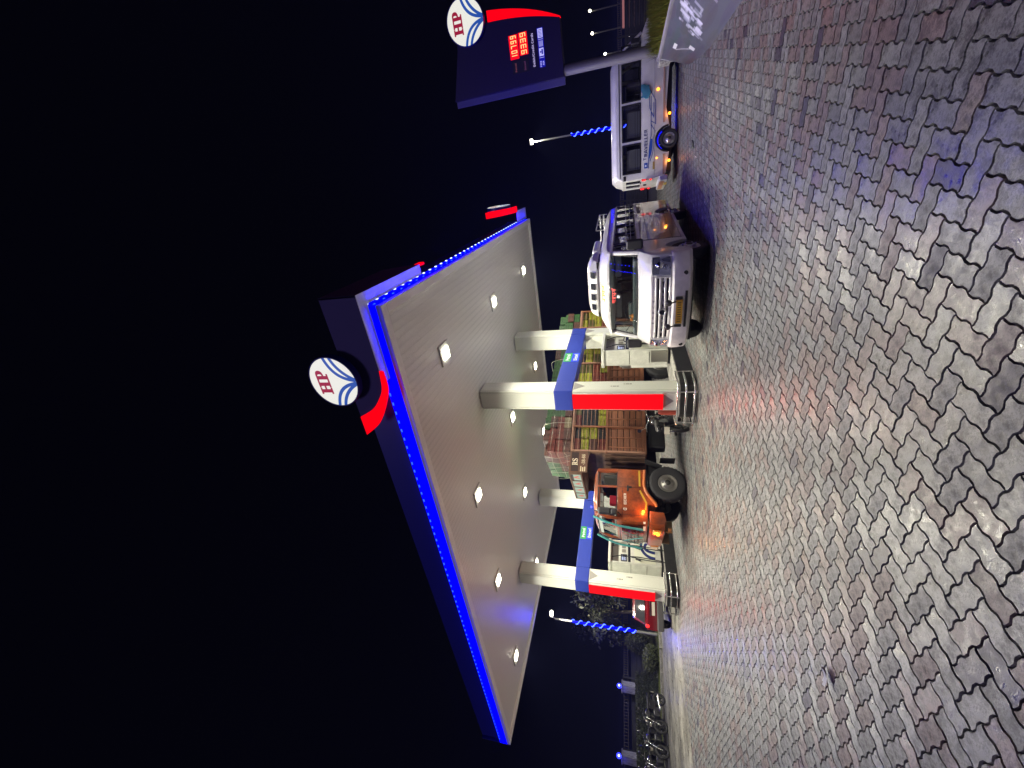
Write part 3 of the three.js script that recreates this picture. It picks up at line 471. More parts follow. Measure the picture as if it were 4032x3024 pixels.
  // roof: shield sticker, pod with four dark windows, cooler, carrier
  const maTex = canvas(256, 96, (x, w, h) => { x.fillStyle = '#e9e2cf'; x.fillRect(0, 0, w, h); x.strokeStyle = '#d99a1a'; x.lineWidth = 14; x.beginPath(); x.moveTo(20, 22); x.lineTo(236, 22); for (const a of [56, 104, 152, 208]) { x.moveTo(a, 22); x.lineTo(a, 80); } x.moveTo(30, 50); x.quadraticCurveTo(44, 82, 56, 52); x.moveTo(120, 38); x.lineTo(140, 66); x.moveTo(170, 74); x.quadraticCurveTo(186, 36, 206, 60); x.stroke(); });
  mesh('roof_sticker', patch((u, v) => [0.06 + 0.5 * (u - 0.5), 2.035 + 0.1 * v, -0.005 - 0.1 * v - 0.1 * (0.06 + 0.5 * (u - 0.5)) ** 2], 6, 1), new THREE.MeshStandardMaterial({ map: maTex, roughness: 0.4 }), t);
  const pod = new THREE.Group(); pod.name = 'roof_pod'; t.add(pod);
  mesh('shell', deform(prof([[-1.15, 2.2], [-0.95, 2.45], [-0.6, 2.47], [-0.34, 2.42], [-0.25, 2.24], [-0.3, 2.2]], 1.36, 0.02, 0.02, 12), (v) => { const k = Math.abs((v.x - 0.02) / 0.68); v.z -= 0.16 * k ** 3; v.y -= 0.12 * k ** 8 * (v.y > 2.3 ? 1 : 0); }, 0.6), busWhite, pod);
  for (let i = 0; i < 4; i++) { const x = 0.41 - i * 0.255; mesh('pod_window', patch((u, v) => [x + 0.15 * (u - 0.5), 2.275 + 0.105 * v, -0.235 - 0.075 * v - 0.16 * Math.abs((x - 0.02) / 0.68) ** 3], 1, 1), screenOff, pod); }
  mesh('pod_base', box(1.3, 0.06, 0.7, 0.02, 2.2, -0.7), gasket, pod);
  const ac = new THREE.Group(); ac.name = 'roof_cooler'; t.add(ac);
  mesh('cooler_shell', box(1.0, 0.2, 1.0, 0.15, 2.3, -2.0, 0.06), busWhite, ac);
  mesh('horn', cyl(0.05, 0.11, 0.2, 0.5, 2.34, -1.3, 'z', 14), M.white, ac);
  mesh('roof_carrier', [2.36, 2.24].flatMap((y) => [tube([[0.86, y, -2.7], [0.86, y, -4.8], [-0.86, y, -4.8], [-0.86, y, -2.7]], 0.016, 6)]).concat([-2.7, -3.4, -4.1, -4.8].flatMap((z) => [0.86, -0.86].map((x) => cyl(0.014, 0.014, 0.22, x, 2.25, z, 'y', 6)))), M.steel, t);
  // mirrors
  for (const s of [1, -1]) { const m = new THREE.Group(); m.name = 'mirror'; t.add(m); mesh('mirror_shell', box(0.22, 0.34, 0.1, s * (s > 0 ? 1.12 : 1.16), 1.42, 0.1, 0.05), M.darkPlastic, m); mesh('mirror_arm', tube([[s * 0.95, 1.62, 0.0], [s * 1.08, 1.66, 0.1], [s * 1.12, 1.56, 0.1]], 0.014, 6), M.darkPlastic, m); }
  for (const [x, z] of [[0.97, 0], [-0.97, 0], [0.97, -3.55], [-0.97, -3.55]]) wheel(t, x, 0.36, z, 0.36, 0.2);
  mesh('underbody', box(1.7, 0.3, 5.6, 0, 0.45, -2.2), gasket, t);
  mesh('tail_lamp', [box(0.1, 0.3, 0.03, 0.88, 0.9, -5.24), box(0.1, 0.3, 0.03, -0.88, 0.9, -5.24)], mat([0.3, 0.01, 0.01], 0.3), t);
}

{ // -------------------------------------------------------------- minibus seen from its side, heading right
  const t = thing('white_minibus', 'white minibus with dark windows and blue side graphics, standing behind the price sign', 'minibus', [0.45 - 0.0, 0, -15.11], THREE.MathUtils.degToRad(104));
  t.translateX(0.74); // the near wheels' outer faces are at local x = -0.74
  const tumble = (v) => { if (v.y > 1.05) v.x *= 1 - 0.09 * (v.y - 1.05); const k = THREE.MathUtils.smoothstep(v.z, 2.2, 3.6); v.z -= 0.35 * k * v.x ** 2; };
  const arch = (c, r) => arc(c, 0.27, r, 0, Math.PI, 9);
  const low = [[-0.98, 0.4], [-1.02, 0.75], [-1.0, 1.1], [2.72, 1.1], [3.0, 1.1], [3.5, 0.92], [3.58, 0.7], [3.5, 0.36], ...arch(2.7, 0.36), [0.9, 0.36], ...arch(0.05, 0.37), [-0.9, 0.36]];
  const wm = busWhite;
  mesh('body', deform(prof(low, 1.5, 0, 0.02, 10), tumble, 0.5), wm, t);
  mesh('roof', deform(prof([[-0.97, 1.66], [-0.93, 1.88], [-0.82, 1.98], [2.3, 1.98], [2.55, 1.9], [2.66, 1.76], [2.62, 1.66]], 1.5, 0, 0.02, 10), (v) => { const k = THREE.MathUtils.smoothstep(v.y, 1.66, 1.95); v.y -= k * 0.16 * (Math.abs(v.x) / 0.75) ** 5; tumble(v); v.y += 0.03 * k; }, 0.6), wm, t);
  const sd = (y) => 0.745 * (1 - 0.09 * Math.max(0, y - 1.05));
  const wins = [[-0.8, 0.03], [0.14, 1.14], [1.24, 2.26]];
  for (const s of [-1, 1]) {
    const p = (y, z, o = 0) => [s * (sd(y) + o), y, z];
    for (const [z, w] of [[-0.9, 0.18], [0.085, 0.1], [1.19, 0.09], [2.32, 0.1]]) mesh('window_pillar', bar(p(1.09, z, -0.02), p(1.7, z, -0.02), w, 0.04), wm, t);
    mesh('windscreen_pillar', tube([p(1.08, 3.0, -0.04), p(1.7, 2.6, -0.04)], 0.04, 6), wm, t);
    for (const [a, b] of [...wins, [2.38, 2.74]]) {
      const g = new THREE.Group(); g.name = 'window'; t.add(g);
      mesh('pane', patch((u, v) => p(1.1 + 0.57 * v, a + (b - a) * u, -0.012), 1, 1), M.glass, g);
      mesh('seal', [bar(p(1.115, a, 0.0), p(1.115, b, 0.0), 0.035), bar(p(1.65, a, 0.0), p(1.65, b, 0.0), 0.035), bar(p(1.1, a, 0.0), p(1.66, a, 0.0), 0.035), bar(p(1.1, b, 0.0), p(1.66, b, 0.0), 0.035)], gasket, g);
      mesh('bar', [0.1, 0.17].map((y) => bar(p(1.1 + y, a, 0.015), p(1.1 + y, b, 0.015), 0.012)), gasket, g);
      if (b < 2.3 && a < 1) mesh('curtain', patch((u, v) => p(1.12 + 0.4 * v, a + 0.12 + (b - a) * 0.72 * u, -0.12), 2, 1), mat([0.16, 0.165, 0.18], 0.9, { side: THREE.DoubleSide }), g);
    }
    mesh('drip_rail', bar(p(1.74, -0.9, 0.01), p(1.74, 2.5, 0.01), 0.022), gasket, t);
    mesh('belt_line', bar([s * 0.752, 0.7, -0.95], [s * 0.752, 0.7, 3.2], 0.012), mat([0.4, 0.4, 0.4], 0.5), t);
    mesh('sill_trim', [bar([s * 0.752, 0.43, 0.5], [s * 0.752, 0.43, 2.3], 0.05), bar([s * 0.752, 0.43, -0.38], [s * 0.752, 0.43, -0.95], 0.05)], mat([0.45, 0.3, 0.22], 0.5), t);
    mesh('arch_lip', new THREE.TorusGeometry(0.36, 0.03, 6, 20, Math.PI).rotateY(Math.PI / 2).translate(s * 0.74, 0.3, 0.05), gasket, t);
    mesh('marker_lamp', [[0.72, 0.27, 0.05], [-0.58, 0.27, 0.05], [-0.46, 0.63, 0.03], [1.42, 0.6, 0.05]].map(([z, y, r]) => new THREE.SphereGeometry(r * 0.8, 8, 6).translate(s * 0.76, y, z)), M.amber, t);
    mesh('tail_lamp', box(0.12, 0.36, 0.05, s * 0.66, 0.9, -1.0, 0.015), mat([0.4, 0.03, 0.03], 0.3), t);
    mesh('tail_bulb', [0.8, 0.98, 1.04].map((y) => new THREE.SphereGeometry(0.035, 8, 6).translate(s * 0.67, y, -1.025)), M.tail, t);
  }
  const art = canvas(1024, 256, (x, w, h) => { x.clearRect(0, 0, w, h); x.fillStyle = '#39416f'; x.strokeStyle = '#39416f'; x.font = 'bold 62px sans-serif'; x.textBaseline = 'middle'; x.fillText('T', 118, 52); x.font = 'bold 74px sans-serif'; x.fillText('RAVELLER', 160, 66); x.fillStyle = '#2a58b8'; x.fillRect(16, 40, 70, 56); x.fillStyle = '#dfe6f5'; x.fillRect(34, 56, 26, 22); x.lineWidth = 9; x.strokeStyle = '#2f4fa0'; x.beginPath(); x.moveTo(8, 110); x.lineTo(120, 112); x.quadraticCurveTo(320, 120, 420, 150); x.lineTo(900, 150); x.moveTo(100, 130); x.quadraticCurveTo(250, 210, 360, 180); x.lineTo(470, 212); x.lineTo(560, 150); x.moveTo(600, 150); x.lineTo(560, 220); x.lineTo(840, 220); x.lineTo(1000, 120); x.lineTo(760, 128); x.lineTo(640, 190); x.lineTo(820, 190); x.stroke(); x.fillStyle = '#3058b0'; x.beginPath(); x.moveTo(110, 112); x.quadraticCurveTo(240, 190, 380, 168); x.lineTo(380, 140); x.quadraticCurveTo(260, 118, 110, 112); x.fill(); });
  mesh('side_graphic', patch((u, v) => [-sd(1) - 0.012, 0.6 + 0.48 * v, -0.75 + 2.3 * u], 1, 1), new THREE.MeshStandardMaterial({ map: art, alphaTest: 0.5, roughness: 0.4, side: THREE.DoubleSide }), t);
  mesh('flap', box(0.006, 0.06, 0.22, -0.757, 0.72, -0.66), mat([0.4, 0.28, 0.08], 0.5), t);
  mesh('vent', box(0.012, 0.08, 0.14, -0.72, 1.6, -0.93), gasket, t);
  // tail: doors with two windows, striped bumper, plate
  mesh('rear_panel', [box(1.44, 0.14, 0.06, 0, 1.62, -0.97, 0.02), box(0.16, 0.6, 0.06, 0.62, 1.38, -0.98, 0.02), box(0.16, 0.6, 0.06, -0.62, 1.38, -0.98, 0.02), box(0.12, 0.6, 0.05, 0, 1.38, -0.98, 0.02)], wm, t);
  for (const s of [1, -1]) mesh('rear_window', box(0.5, 0.46, 0.012, s * 0.3, 1.34, -0.985), M.glass, t);
  mesh('rear_handle', [box(0.04, 0.1, 0.04, 0.06, 0.95, -1.03, 0.01), box(0.1, 0.03, 0.04, -0.3, 1.1, -1.03, 0.01)], gasket, t);
  const chev = canvas(256, 64, (x, w, h) => { x.fillStyle = '#c9b08a'; x.fillRect(0, 0, w, h); x.fillStyle = '#a03414'; for (let i = -2; i < 12; i++) { x.beginPath(); x.moveTo(i * 28, h); x.lineTo(i * 28 + 14, h); x.lineTo(i * 28 + 42, 0); x.lineTo(i * 28 + 28, 0); x.fill(); } });
  mesh('rear_bumper', box(1.5, 0.26, 0.16, 0, 0.42, -1.04, 0.04), wm, t);
  mesh('chevron_strip', new THREE.PlaneGeometry(1.2, 0.14).rotateY(Math.PI).translate(0, 0.46, -1.124), new THREE.MeshStandardMaterial({ map: chev, roughness: 0.5 }), t);
  mesh('number_plate', box(0.3, 0.09, 0.01, -0.2, 0.33, -1.125), mat([0.6, 0.45, 0.05], 0.5), t);
  // front end
  const ws = (u, v) => [(u - 0.5) * 1.34, 1.1 + 0.6 * v, 3.02 - 0.42 * v - 0.22 * ((u - 0.5) * 1.34) ** 2];
  mesh('windscreen', patch(ws, 10, 3), M.glass, t);
  mesh('headlamp', [0.52, -0.52].map((x) => box(0.26, 0.16, 0.1, x, 0.72, 3.42, 0.04)), lens, t);
  mesh('mirror', box(0.1, 0.26, 0.16, -0.9, 1.26, 2.72, 0.04), M.darkPlastic, t);
  mesh('mirror_arm', bar([-0.72, 1.2, 2.7], [-0.9, 1.3, 2.72], 0.025), M.darkPlastic, t);
  for (let i = 0; i < 4; i++) for (const s of [1, -1]) mesh('seat', box(0.5, 0.5, 0.12, s * 0.34, 1.28, -0.5 + i * 0.75, 0.04), mat([0.07, 0.065, 0.08], 0.9), t);
  mesh('underbody', box(1.2, 0.2, 4.1, 0, 0.3, 1.2), gasket, t);
  for (const [x, z] of [[-0.74, 0.05], [0.74, 0.05], [-0.74, 2.7], [0.74, 2.7]]) wheel(t, x, 0.27, z, 0.27, 0.16, { mat: M.steel, rim: 0.64 });
  mesh('arch_reflection', new THREE.TorusGeometry(0.3, 0.02, 6, 16, 1.9).rotateZ(0.62).rotateY(Math.PI / 2).translate(-0.62, 0.3, 0.05), glow([0.01, 0.01, 1], 1.2), t);  // glowing arc paints in the blue reflection under the wheel arch
  t.updateMatrixWorld(true);
  for (const [z, y] of [[0.72, 0.3], [-0.58, 0.3]]) { const q = t.localToWorld(new THREE.Vector3(-0.86, y, z)); point([1, 0.3, 0.04], 0.08, q.toArray(), 2); }
  t.updateMatrixWorld(true);
}
{ // bag hanging out of the minibus window
  const src = scene.getObjectByName('white_minibus'); src.updateMatrixWorld(true);
  const q = src.localToWorld(new THREE.Vector3(-0.77, 0.98, 1.42));
  const t = thing('cloth_bag', 'teal cloth bag hanging from the window bars of the white minibus', 'bag', q.toArray(), src.rotation.y);
  mesh('sack', deform(new THREE.BoxGeometry(0.1, 0.24, 0.34, 3, 6, 6), (v) => { const k = 1 - 0.35 * Math.max(0, v.y / 0.12) ** 2; v.x *= k * (1 - 2 * (v.z / 0.34) ** 2); v.z += 0.3 * v.y + 0.012 * Math.sin(v.y * 40); v.y += 0.02 * Math.sin(v.z * 22) - 0.03 * Math.cos(v.z * 9); }), mat([0.05, 0.22, 0.3], 0.8), t);
  mesh('strap', [tube([[0, 0.12, -0.06], [0.01, 0.28, -0.02]], 0.008, 5), tube([[0, 0.12, 0.06], [0.01, 0.28, 0.02]], 0.008, 5)], gasket, t);
}

{ // -------------------------------------------------------------- orange truck
  const pos = [-9.18, 0, -9.86], turn = THREE.MathUtils.degToRad(-27);
  const t = thing('orange_truck', 'orange cab truck with a brown caged cargo body full of plastic crates', 'truck', pos, turn);
  const orange = phys([0.33, 0.064, 0.011], 0.4, { clearcoat: 0.6, clearcoatRoughness: 0.15, map: matteNoise(grime, 0.6) }), maroon = phys([0.1, 0.014, 0.01], 0.2, { clearcoat: 0.3, map: matteNoise(grime, 0.8) });
  const rust = mat([0.31, 0.115, 0.055], 0.55, { map: matteNoise(grime, 0.9) }), brown = mat([0.13, 0.07, 0.045], 0.65, { map: matteNoise(grime, 0.9) }), rail = mat([0.27, 0.14, 0.09], 0.5), black = mat([0.012, 0.012, 0.013], 0.7), teal = mat([0.05, 0.27, 0.27], 0.45), yellow = mat([0.55, 0.32, 0.03], 0.45), fillerDark = mat([0.012, 0.01, 0.009], 0.9);
  const nose = (v) => { const k = THREE.MathUtils.smoothstep(v.z, 0.6, 1.2); v.z -= 0.1 * k * (Math.abs(v.x) / 1.06) ** 4; if (v.y > 1.9) v.x *= 1 - 0.05 * (v.y - 1.9); };
  const low = [[-0.38, 1.12], [-0.38, 1.9], [1.19, 1.9], [1.25, 1.75], [1.28, 1.35], [1.24, 1.08], [0.66, 1.06], [0.66, 0.86], [0.6, 0.84], [0.46, 0.98], [0.3, 1.11], [0.1, 1.15]];
  mesh('cab', deform(prof(low, 2.12, 0, 0.025, 10), nose, 0.5), orange, t);
  mesh('roof', deform(prof([[-0.37, 2.42], [-0.36, 2.52], [-0.2, 2.58], [0.55, 2.6], [0.88, 2.56], [1.06, 2.46], [1.06, 2.42]], 2.06, 0, 0.03, 10), (v) => { v.y -= 0.05 * (Math.abs(v.x) / 1.03) ** 5; nose(v); }, 0.6), orange, t);
  const sx = (y) => 1.06 * (1 - 0.05 * Math.max(0, y - 1.9));
  for (const s of [1, -1]) {
    const p = (y, z, o = 0) => [s * (sx(y) + o), y, z];
    mesh('window_pillar', bar(p(1.88, -0.32, -0.03), p(2.46, -0.31, -0.03), 0.12, 0.06), orange, t);
    mesh('window_pillar', bar(p(1.88, 0.18, -0.02), p(2.46, 0.18, -0.02), 0.06, 0.05), orange, t);
    mesh('windscreen_pillar', tube([p(1.88, 1.08, -0.05), p(2.2, 1.05, -0.06), p(2.48, 0.94, -0.06)], 0.05, 8), orange, t);
    mesh('side_window', [patch((u, v) => p(1.9 + 0.54 * v, -0.26 + 0.41 * u, -0.04), 1, 1), patch((u, v) => p(1.9 + 0.54 * v, 0.21 + (0.84 - 0.12 * v) * u, -0.04), 1, 1)], M.glass, t);
    mesh('window_seal', [bar(p(1.905, -0.26, -0.01), p(1.905, 1.05, -0.01), 0.025), bar(p(2.435, -0.26, -0.01), p(2.435, 0.92, -0.01), 0.025)], gasket, t);
    mesh('fender_flare', tube([[s * 1.07, 1.12, -0.36], [s * 1.08, 1.15, 0.12], [s * 1.08, 1.08, 0.33], [s * 1.08, 0.97, 0.48], [s * 1.08, 0.86, 0.62], [s * 1.06, 0.83, 0.7]], 0.045, 8), phys([0.5, 0.13, 0.03], 0.3, { clearcoat: 1 }), t);
    mesh('reflective_stripe', [bar([s * 1.063, 1.27, -0.34], [s * 1.063, 1.27, 0.14], 0.012, 0.05), bar([s * 1.063, 1.27, 0.26], [s * 1.063, 1.1, 0.62], 0.012, 0.05), bar([s * 1.063, 1.1, 0.62], [s * 1.063, 1.13, 0.82], 0.012, 0.045)], yellow, t);
    mesh('door_handle', [box(0.03, 0.05, 0.17, s * 1.07, 1.6, 0.22, 0.01), box(0.03, 0.08, 0.05, s * 1.07, 1.53, 0.18, 0.01)], black, t);
    mesh('door_seam', [bar([s * 1.062, 1.15, 0.18], [s * 1.062, 1.9, 0.18], 0.008), bar([s * 1.062, 1.15, 0.98], [s * 1.055, 1.9, 0.98], 0.008), bar([s * 1.062, 1.75, 0.18], [s * 1.062, 1.75, 0.98], 0.006)], gasket, t);
    mesh('indicator', new THREE.SphereGeometry(0.045, 10, 8).translate(s * 1.07, 1.19, 0.87), M.amber, t);
    const m = new THREE.Group(); m.name = 'mirror'; t.add(m);
    mesh('mirror_shell', [box(0.14, 0.36, 0.2, s * 1.24, 2.24, 0.98, 0.06), box(0.13, 0.2, 0.18, s * 1.24, 1.98, 0.98, 0.06)], M.darkPlastic, m);
    mesh('mirror_arm', tube([[s * 1.0, 2.5, 0.92], [s * 1.18, 2.52, 0.98], [s * 1.24, 2.4, 0.98], [s * 1.2, 1.86, 0.98], [s * 1.04, 1.8, 1.0]], 0.016, 6), gasket, m);
    // teal guard bars along the windscreen and the front corner
    mesh('guard_bar', tube([[s * 0.93, 2.56, 1.06], [s * 0.98, 2.2, 1.2], [s * 1.0, 1.84, 1.29], [s * 0.99, 1.2, 1.35]], 0.032, 8), teal, t);
    mesh('bumper_lamp', [box(0.34, 0.24, 0.06, s * 0.78, 0.84, 1.33, 0.03)], phys([0.6, 0.22, 0.04], 0.15, { clearcoat: 1 }), t);
    if (s > 0) mesh('bumper_bulb', [new THREE.SphereGeometry(0.035, 8, 6).translate(s * 0.84, 0.9, 1.365), new THREE.SphereGeometry(0.05, 8, 6).translate(s * 0.75, 0.82, 1.365)], M.amber, t);
  }
  const nameTex = canvas(512, 96, (x, w, h) => { x.clearRect(0, 0, w, h); x.fillStyle = '#e8ded2'; x.strokeStyle = '#e8ded2'; x.lineWidth = 13; x.beginPath(); x.arc(48, 48, 32, 0.7, 5.6); x.stroke(); x.fillRect(36, 42, 46, 11); x.font = 'bold 82px sans-serif'; x.textBaseline = 'middle'; x.fillText('EICHER', 150, 52); });
  mesh('name_letters', patch((u, v) => [1.066, 1.62 + 0.12 * v, 0.88 - 0.6 * u], 1, 1), new THREE.MeshStandardMaterial({ map: nameTex, alphaTest: 0.5, roughness: 0.4, side: THREE.DoubleSide }), t);
  // windscreen, maroon front panel, bumper
  const fw = (x, y) => 1.21 - (y - 1.8) * 0.25 - 0.13 * (Math.abs(x) / 1.06) ** 4;
  mesh('windscreen', patch((u, v) => { const x = (u - 0.5) * 1.98, y = 1.83 + 0.63 * v; return [x, y, fw(x, y)]; }, 14, 4), M.glass, t);
  mesh('windscreen_seal', [1.83, 2.45].map((y) => tube(Array.from({ length: 11 }, (_, i) => { const x = -0.98 + 1.96 * i / 10; return [x, y, fw(x, y) + 0.005]; }), 0.02, 6, 20)), gasket, t);
  mesh('screen_sticker', patch((u, v) => { const x = 0.0 + 1.8 * (u - 0.5), y = 2.33 + 0.11 * v; return [x, y, fw(x, y) + 0.006]; }, 12, 1), mat([0.4, 0.45, 0.4], 0.6), t);
  mesh('sticker_ring', new THREE.TorusGeometry(0.09, 0.022, 6, 20).scale(1, 1, 0.3).rotateX(-0.2).translate(0.62, 2.3, fw(0.62, 2.3) + 0.012), mat([0.55, 0.6, 0.55], 0.6), t);
  mesh('dashboard', box(1.9, 0.14, 0.4, 0, 1.9, 0.9, 0.05), mat([0.25, 0.25, 0.2], 0.6), t);
  mesh('dash_trinket', [new THREE.SphereGeometry(0.05, 8, 6).translate(0.3, 2.02, 0.98), new THREE.SphereGeometry(0.04, 8, 6).translate(-0.05, 2.0, 1.0), box(0.14, 0.06, 0.05, -0.4, 2.0, 0.98)], mat([0.5, 0.1, 0.06], 0.6), t);
  mesh('steering_wheel', new THREE.TorusGeometry(0.24, 0.02, 6, 24).rotateX(-1.1).translate(-0.5, 2.0, 0.62), gasket, t);
  mesh('seat_back', box(1.8, 0.6, 0.12, 0, 2.0, -0.2, 0.05), mat([0.05, 0.05, 0.055], 0.9), t);
  mesh('red_cushion', box(0.2, 0.22, 0.26, 0.9, 2.0, 0.56, 0.02), mat([0.4, 0.01, 0.03], 0.8), t);
  mesh('white_towel', box(0.02, 0.12, 0.24, 0.98, 2.36, 0.5), mat([0.4, 0.42, 0.4], 0.9), t);
  mesh('front_panel', patch((u, v) => { const x = (u - 0.5) * 1.86, y = 1.16 + 0.62 * v; return [x, y, 1.3 - 0.1 * (Math.abs(x) / 1.06) ** 4 - 0.05 * Math.abs(v - 0.5)]; }, 12, 4), maroon, t);
  mesh('grille_slat', [1.32, 1.42, 1.52, 1.62].map((y) => bar([-0.6, y, 1.32], [0.6, y, 1.32], 0.025)), mat([0.05, 0.02, 0.018], 0.4), t);
  mesh('front_brace', [bar([0.75, 1.75, 1.36], [0.25, 1.2, 1.36], 0.02), bar([-0.2, 1.72, 1.36], [-0.55, 1.2, 1.36], 0.02), bar([0.25, 1.2, 1.36], [-0.2, 1.7, 1.36], 0.02)], teal, t);
  mesh('white_tape', [bar([1.0, 1.17, 1.26], [0.8, 1.17, 1.31], 0.015, 0.06), bar([1.05, 1.17, 1.1], [1.045, 1.17, 1.2], 0.015, 0.06)], M.white, t);
  mesh('bumper', deform(prof([[0.98, 0.64], [0.96, 1.02], [1.32, 1.04], [1.36, 0.95], [1.34, 0.66], [1.2, 0.6]], 2.14, 0, 0.03, 10), (v) => { v.z -= 0.14 * (Math.abs(v.x) / 1.07) ** 4; }, 0.6), orange, t);
  mesh('bumper_bracket', [box(0.06, 0.2, 0.3, 0.6, 0.52, 1.1), box(0.06, 0.2, 0.3, -0.6, 0.52, 1.1), box(0.3, 0.1, 0.06, 0.75, 0.5, 1.2, 0.02)], mat([0.16, 0.12, 0.06], 0.7), t);
  mesh('roof_lamp', [box(0.05, 0.05, 0.05, 1.0, 2.62, 0.82, 0.01)], glow([0.1, 0.1, 1], 3), t);
  // chassis
  mesh('chassis_rail', [box(0.1, 0.24, 7.6, 0.42, 0.86, -3.1), box(0.1, 0.24, 7.6, -0.42, 0.86, -3.1), box(0.9, 0.14, 0.14, 0, 0.82, -0.9), box(0.9, 0.14, 0.14, 0, 0.82, -3.4), box(2.0, 0.1, 0.1, 0, 0.98, -1.6)], black, t);
  mesh('fuel_tank', [box(0.36, 0.5, 0.95, 0.86, 0.74, -1.6, 0.05), box(0.3, 0.36, 0.4, 0.86, 0.72, -2.5, 0.03)], black, t);
  mesh('air_tank', [cyl(0.12, 0.12, 0.6, -0.86, 0.74, -1.4, 'z', 14)], M.steel, t);
  mesh('mudguard', box(0.34, 0.02, 0.5, 0, 0, 0).rotateX(1.2).translate(0.92, 0.86, -0.62), black, t); mesh('mud_flap', box(0.36, 0.42, 0.02, 0.92, 0.46, -0.76), black, t);
  mesh('axle', cyl(0.06, 0.06, 1.8, 0, 0.5, 0, 'x', 10), black, t);
  for (const s of [1, -1]) for (const z of [0, -4.3]) wheel(t, s * 1.1, 0.505, z, 0.505, 0.27, { rim: 0.52, nuts: 8, tread: true, mat: metal([0.33, 0.32, 0.3], 0.45) });
  // cargo body
  const zf = -0.87, zr = -7.0, yb = 1.08, ym = 2.22, yt = 3.3;
  mesh('cargo_floor', box(2.2, 0.12, zf - zr, 0, yb + 0.02, (zf + zr) / 2), rust, t);
  for (const s of [1, -1]) {
    for (let i = 0; i < 6; i++) mesh('plank', box(0.03, 0.165, zf - zr - 0.1, s * 1.06, yb + 0.17 + i * 0.185, (zf + zr) / 2, 0.004), rust, t);
    for (let i = 0; i < 8; i++) mesh('cage_rail', box(0.022, 0.017, zf - zr, s * 1.09, ym + 0.13 + i * 0.127, (zf + zr) / 2), rail, t);
    mesh('top_rail', box(0.06, 0.07, zf - zr + 0.06, s * 1.09, yt, (zf + zr) / 2, 0.008), rail, t);
    mesh('mid_rail', box(0.06, 0.07, zf - zr + 0.04, s * 1.09, ym, (zf + zr) / 2, 0.008), rust, t);
    for (let i = 0; i <= 7; i++) { const z = zf - 0.03 - i * (zf - zr - 0.06) / 7; mesh('cage_post', [box(0.055, yt - yb, 0.055, s * 1.115, (yt + yb) / 2, z, 0.006)], i % 2 ? rust : rail, t); }
    for (let i = 0; i < 18; i++) mesh('stake', box(0.02, ym - yb - 0.08, 0.035, s * 1.085, (ym + yb) / 2, zf - 0.2 - i * 0.335), rust, t);
  }
  mesh('front_wall', [box(2.2, 1.95, 0.04, 0, yb + 0.97, zf + 0.02), ...Array.from({ length: 7 }, (_, i) => box(0.05, 1.2, 0.05, -0.98 + i * 0.32, yb + 0.6, zf + 0.06))], brown, t);
  mesh('rear_frame', [box(2.2, 0.06, 0.05, 0, yt, zr), ...Array.from({ length: 8 }, (_, i) => box(0.04, yt - yb, 0.04, -1.0 + i * 0.285, (yt + yb) / 2, zr))], rail, t);
  mesh('dark_filler', box(0.02, yt - yb - 0.1, zf - zr - 0.2, 0.35, (yt + yb) / 2, (zf + zr) / 2), fillerDark, t);  // dark filler sheet added behind the crates to close the view through
  // painted header box over the cab
  const rsTex = canvas(256, 160, (x, w, h) => { x.fillStyle = '#5a3b2a'; x.fillRect(0, 0, w, h); x.fillStyle = '#2c1610'; x.fillRect(10, 10, w - 20, 68); x.fillStyle = '#ded0b8'; x.font = 'bold 70px serif'; x.textAlign = 'center'; x.textBaseline = 'middle'; x.fillText('★RS★', w / 2, 46); x.fillStyle = '#cbbd9f'; x.font = 'bold 46px serif'; x.fillText('-38-86', 160, 122); x.fillRect(14, 96, 62, 10); x.fillRect(14, 114, 50, 10); x.fillRect(14, 132, 56, 10); });
  mesh('header_side', plate([[0.15, 3.33], [0.15, 2.95], [0.4, 2.92], [0.5, 2.78], [0.87, 2.72], [0.87, 3.33]], 0.03).rotateY(Math.PI / 2).translate(1.1, 0, 0), brown, t);
  mesh('header_lettering', patch((u, v) => [1.137, 2.78 + 0.53 * v, -0.17 - 0.68 * u], 1, 1), new THREE.MeshStandardMaterial({ map: rsTex, roughness: 0.6, side: THREE.DoubleSide }), t);
  mesh('header_side', plate([[0.15, 3.33], [0.15, 2.95], [0.4, 2.92], [0.5, 2.78], [0.87, 2.72], [0.87, 3.33]], 0.03).rotateY(Math.PI / 2).translate(-1.13, 0, 0), brown, t);
  mesh('header_floor', box(2.2, 0.03, 0.7, 0, 2.94, -0.5), brown, t);
  const panelTex = [0, 1, 2, 3].map((k) => canvas(128, 96, (x, w, h) => { x.fillStyle = '#7d9a95'; x.fillRect(0, 0, w, h); x.fillStyle = '#b0504a'; x.font = 'bold 60px serif'; x.textAlign = 'center'; x.textBaseline = 'middle'; x.beginPath(); x.moveTo(30 + k * 3, 80); x.lineTo(62, 12); x.lineTo(94, 70); x.lineTo(76, 84); x.lineTo(62, 52); x.lineTo(44, 84); x.fill(); x.fillStyle = '#20242c'; if (k === 0) x.fillRect(0, 0, 128, 24); }));
  for (let i = 0; i < 4; i++) { mesh('painted_panel', new THREE.PlaneGeometry(0.48, 0.3).translate(0.815 - i * 0.543, 3.14, -0.128), new THREE.MeshStandardMaterial({ map: panelTex[i], roughness: 0.55 }), t); }
  mesh('header_frame', [box(2.2, 0.06, 0.05, 0, 3.31, -0.14, 0.006), box(2.2, 0.05, 0.05, 0, 2.965, -0.14, 0.006), ...Array.from({ length: 5 }, (_, i) => box(0.05, 0.34, 0.05, 1.075 - i * 0.5375, 3.14, -0.14, 0.006))], brown, t);
  mesh('header_backing', box(2.14, 0.34, 0.02, 0, 3.14, -0.15), brown, t);
  t.updateMatrixWorld(true);
  const w0 = (x, y, z) => t.localToWorld(new THREE.Vector3(x, y, z)).toArray();
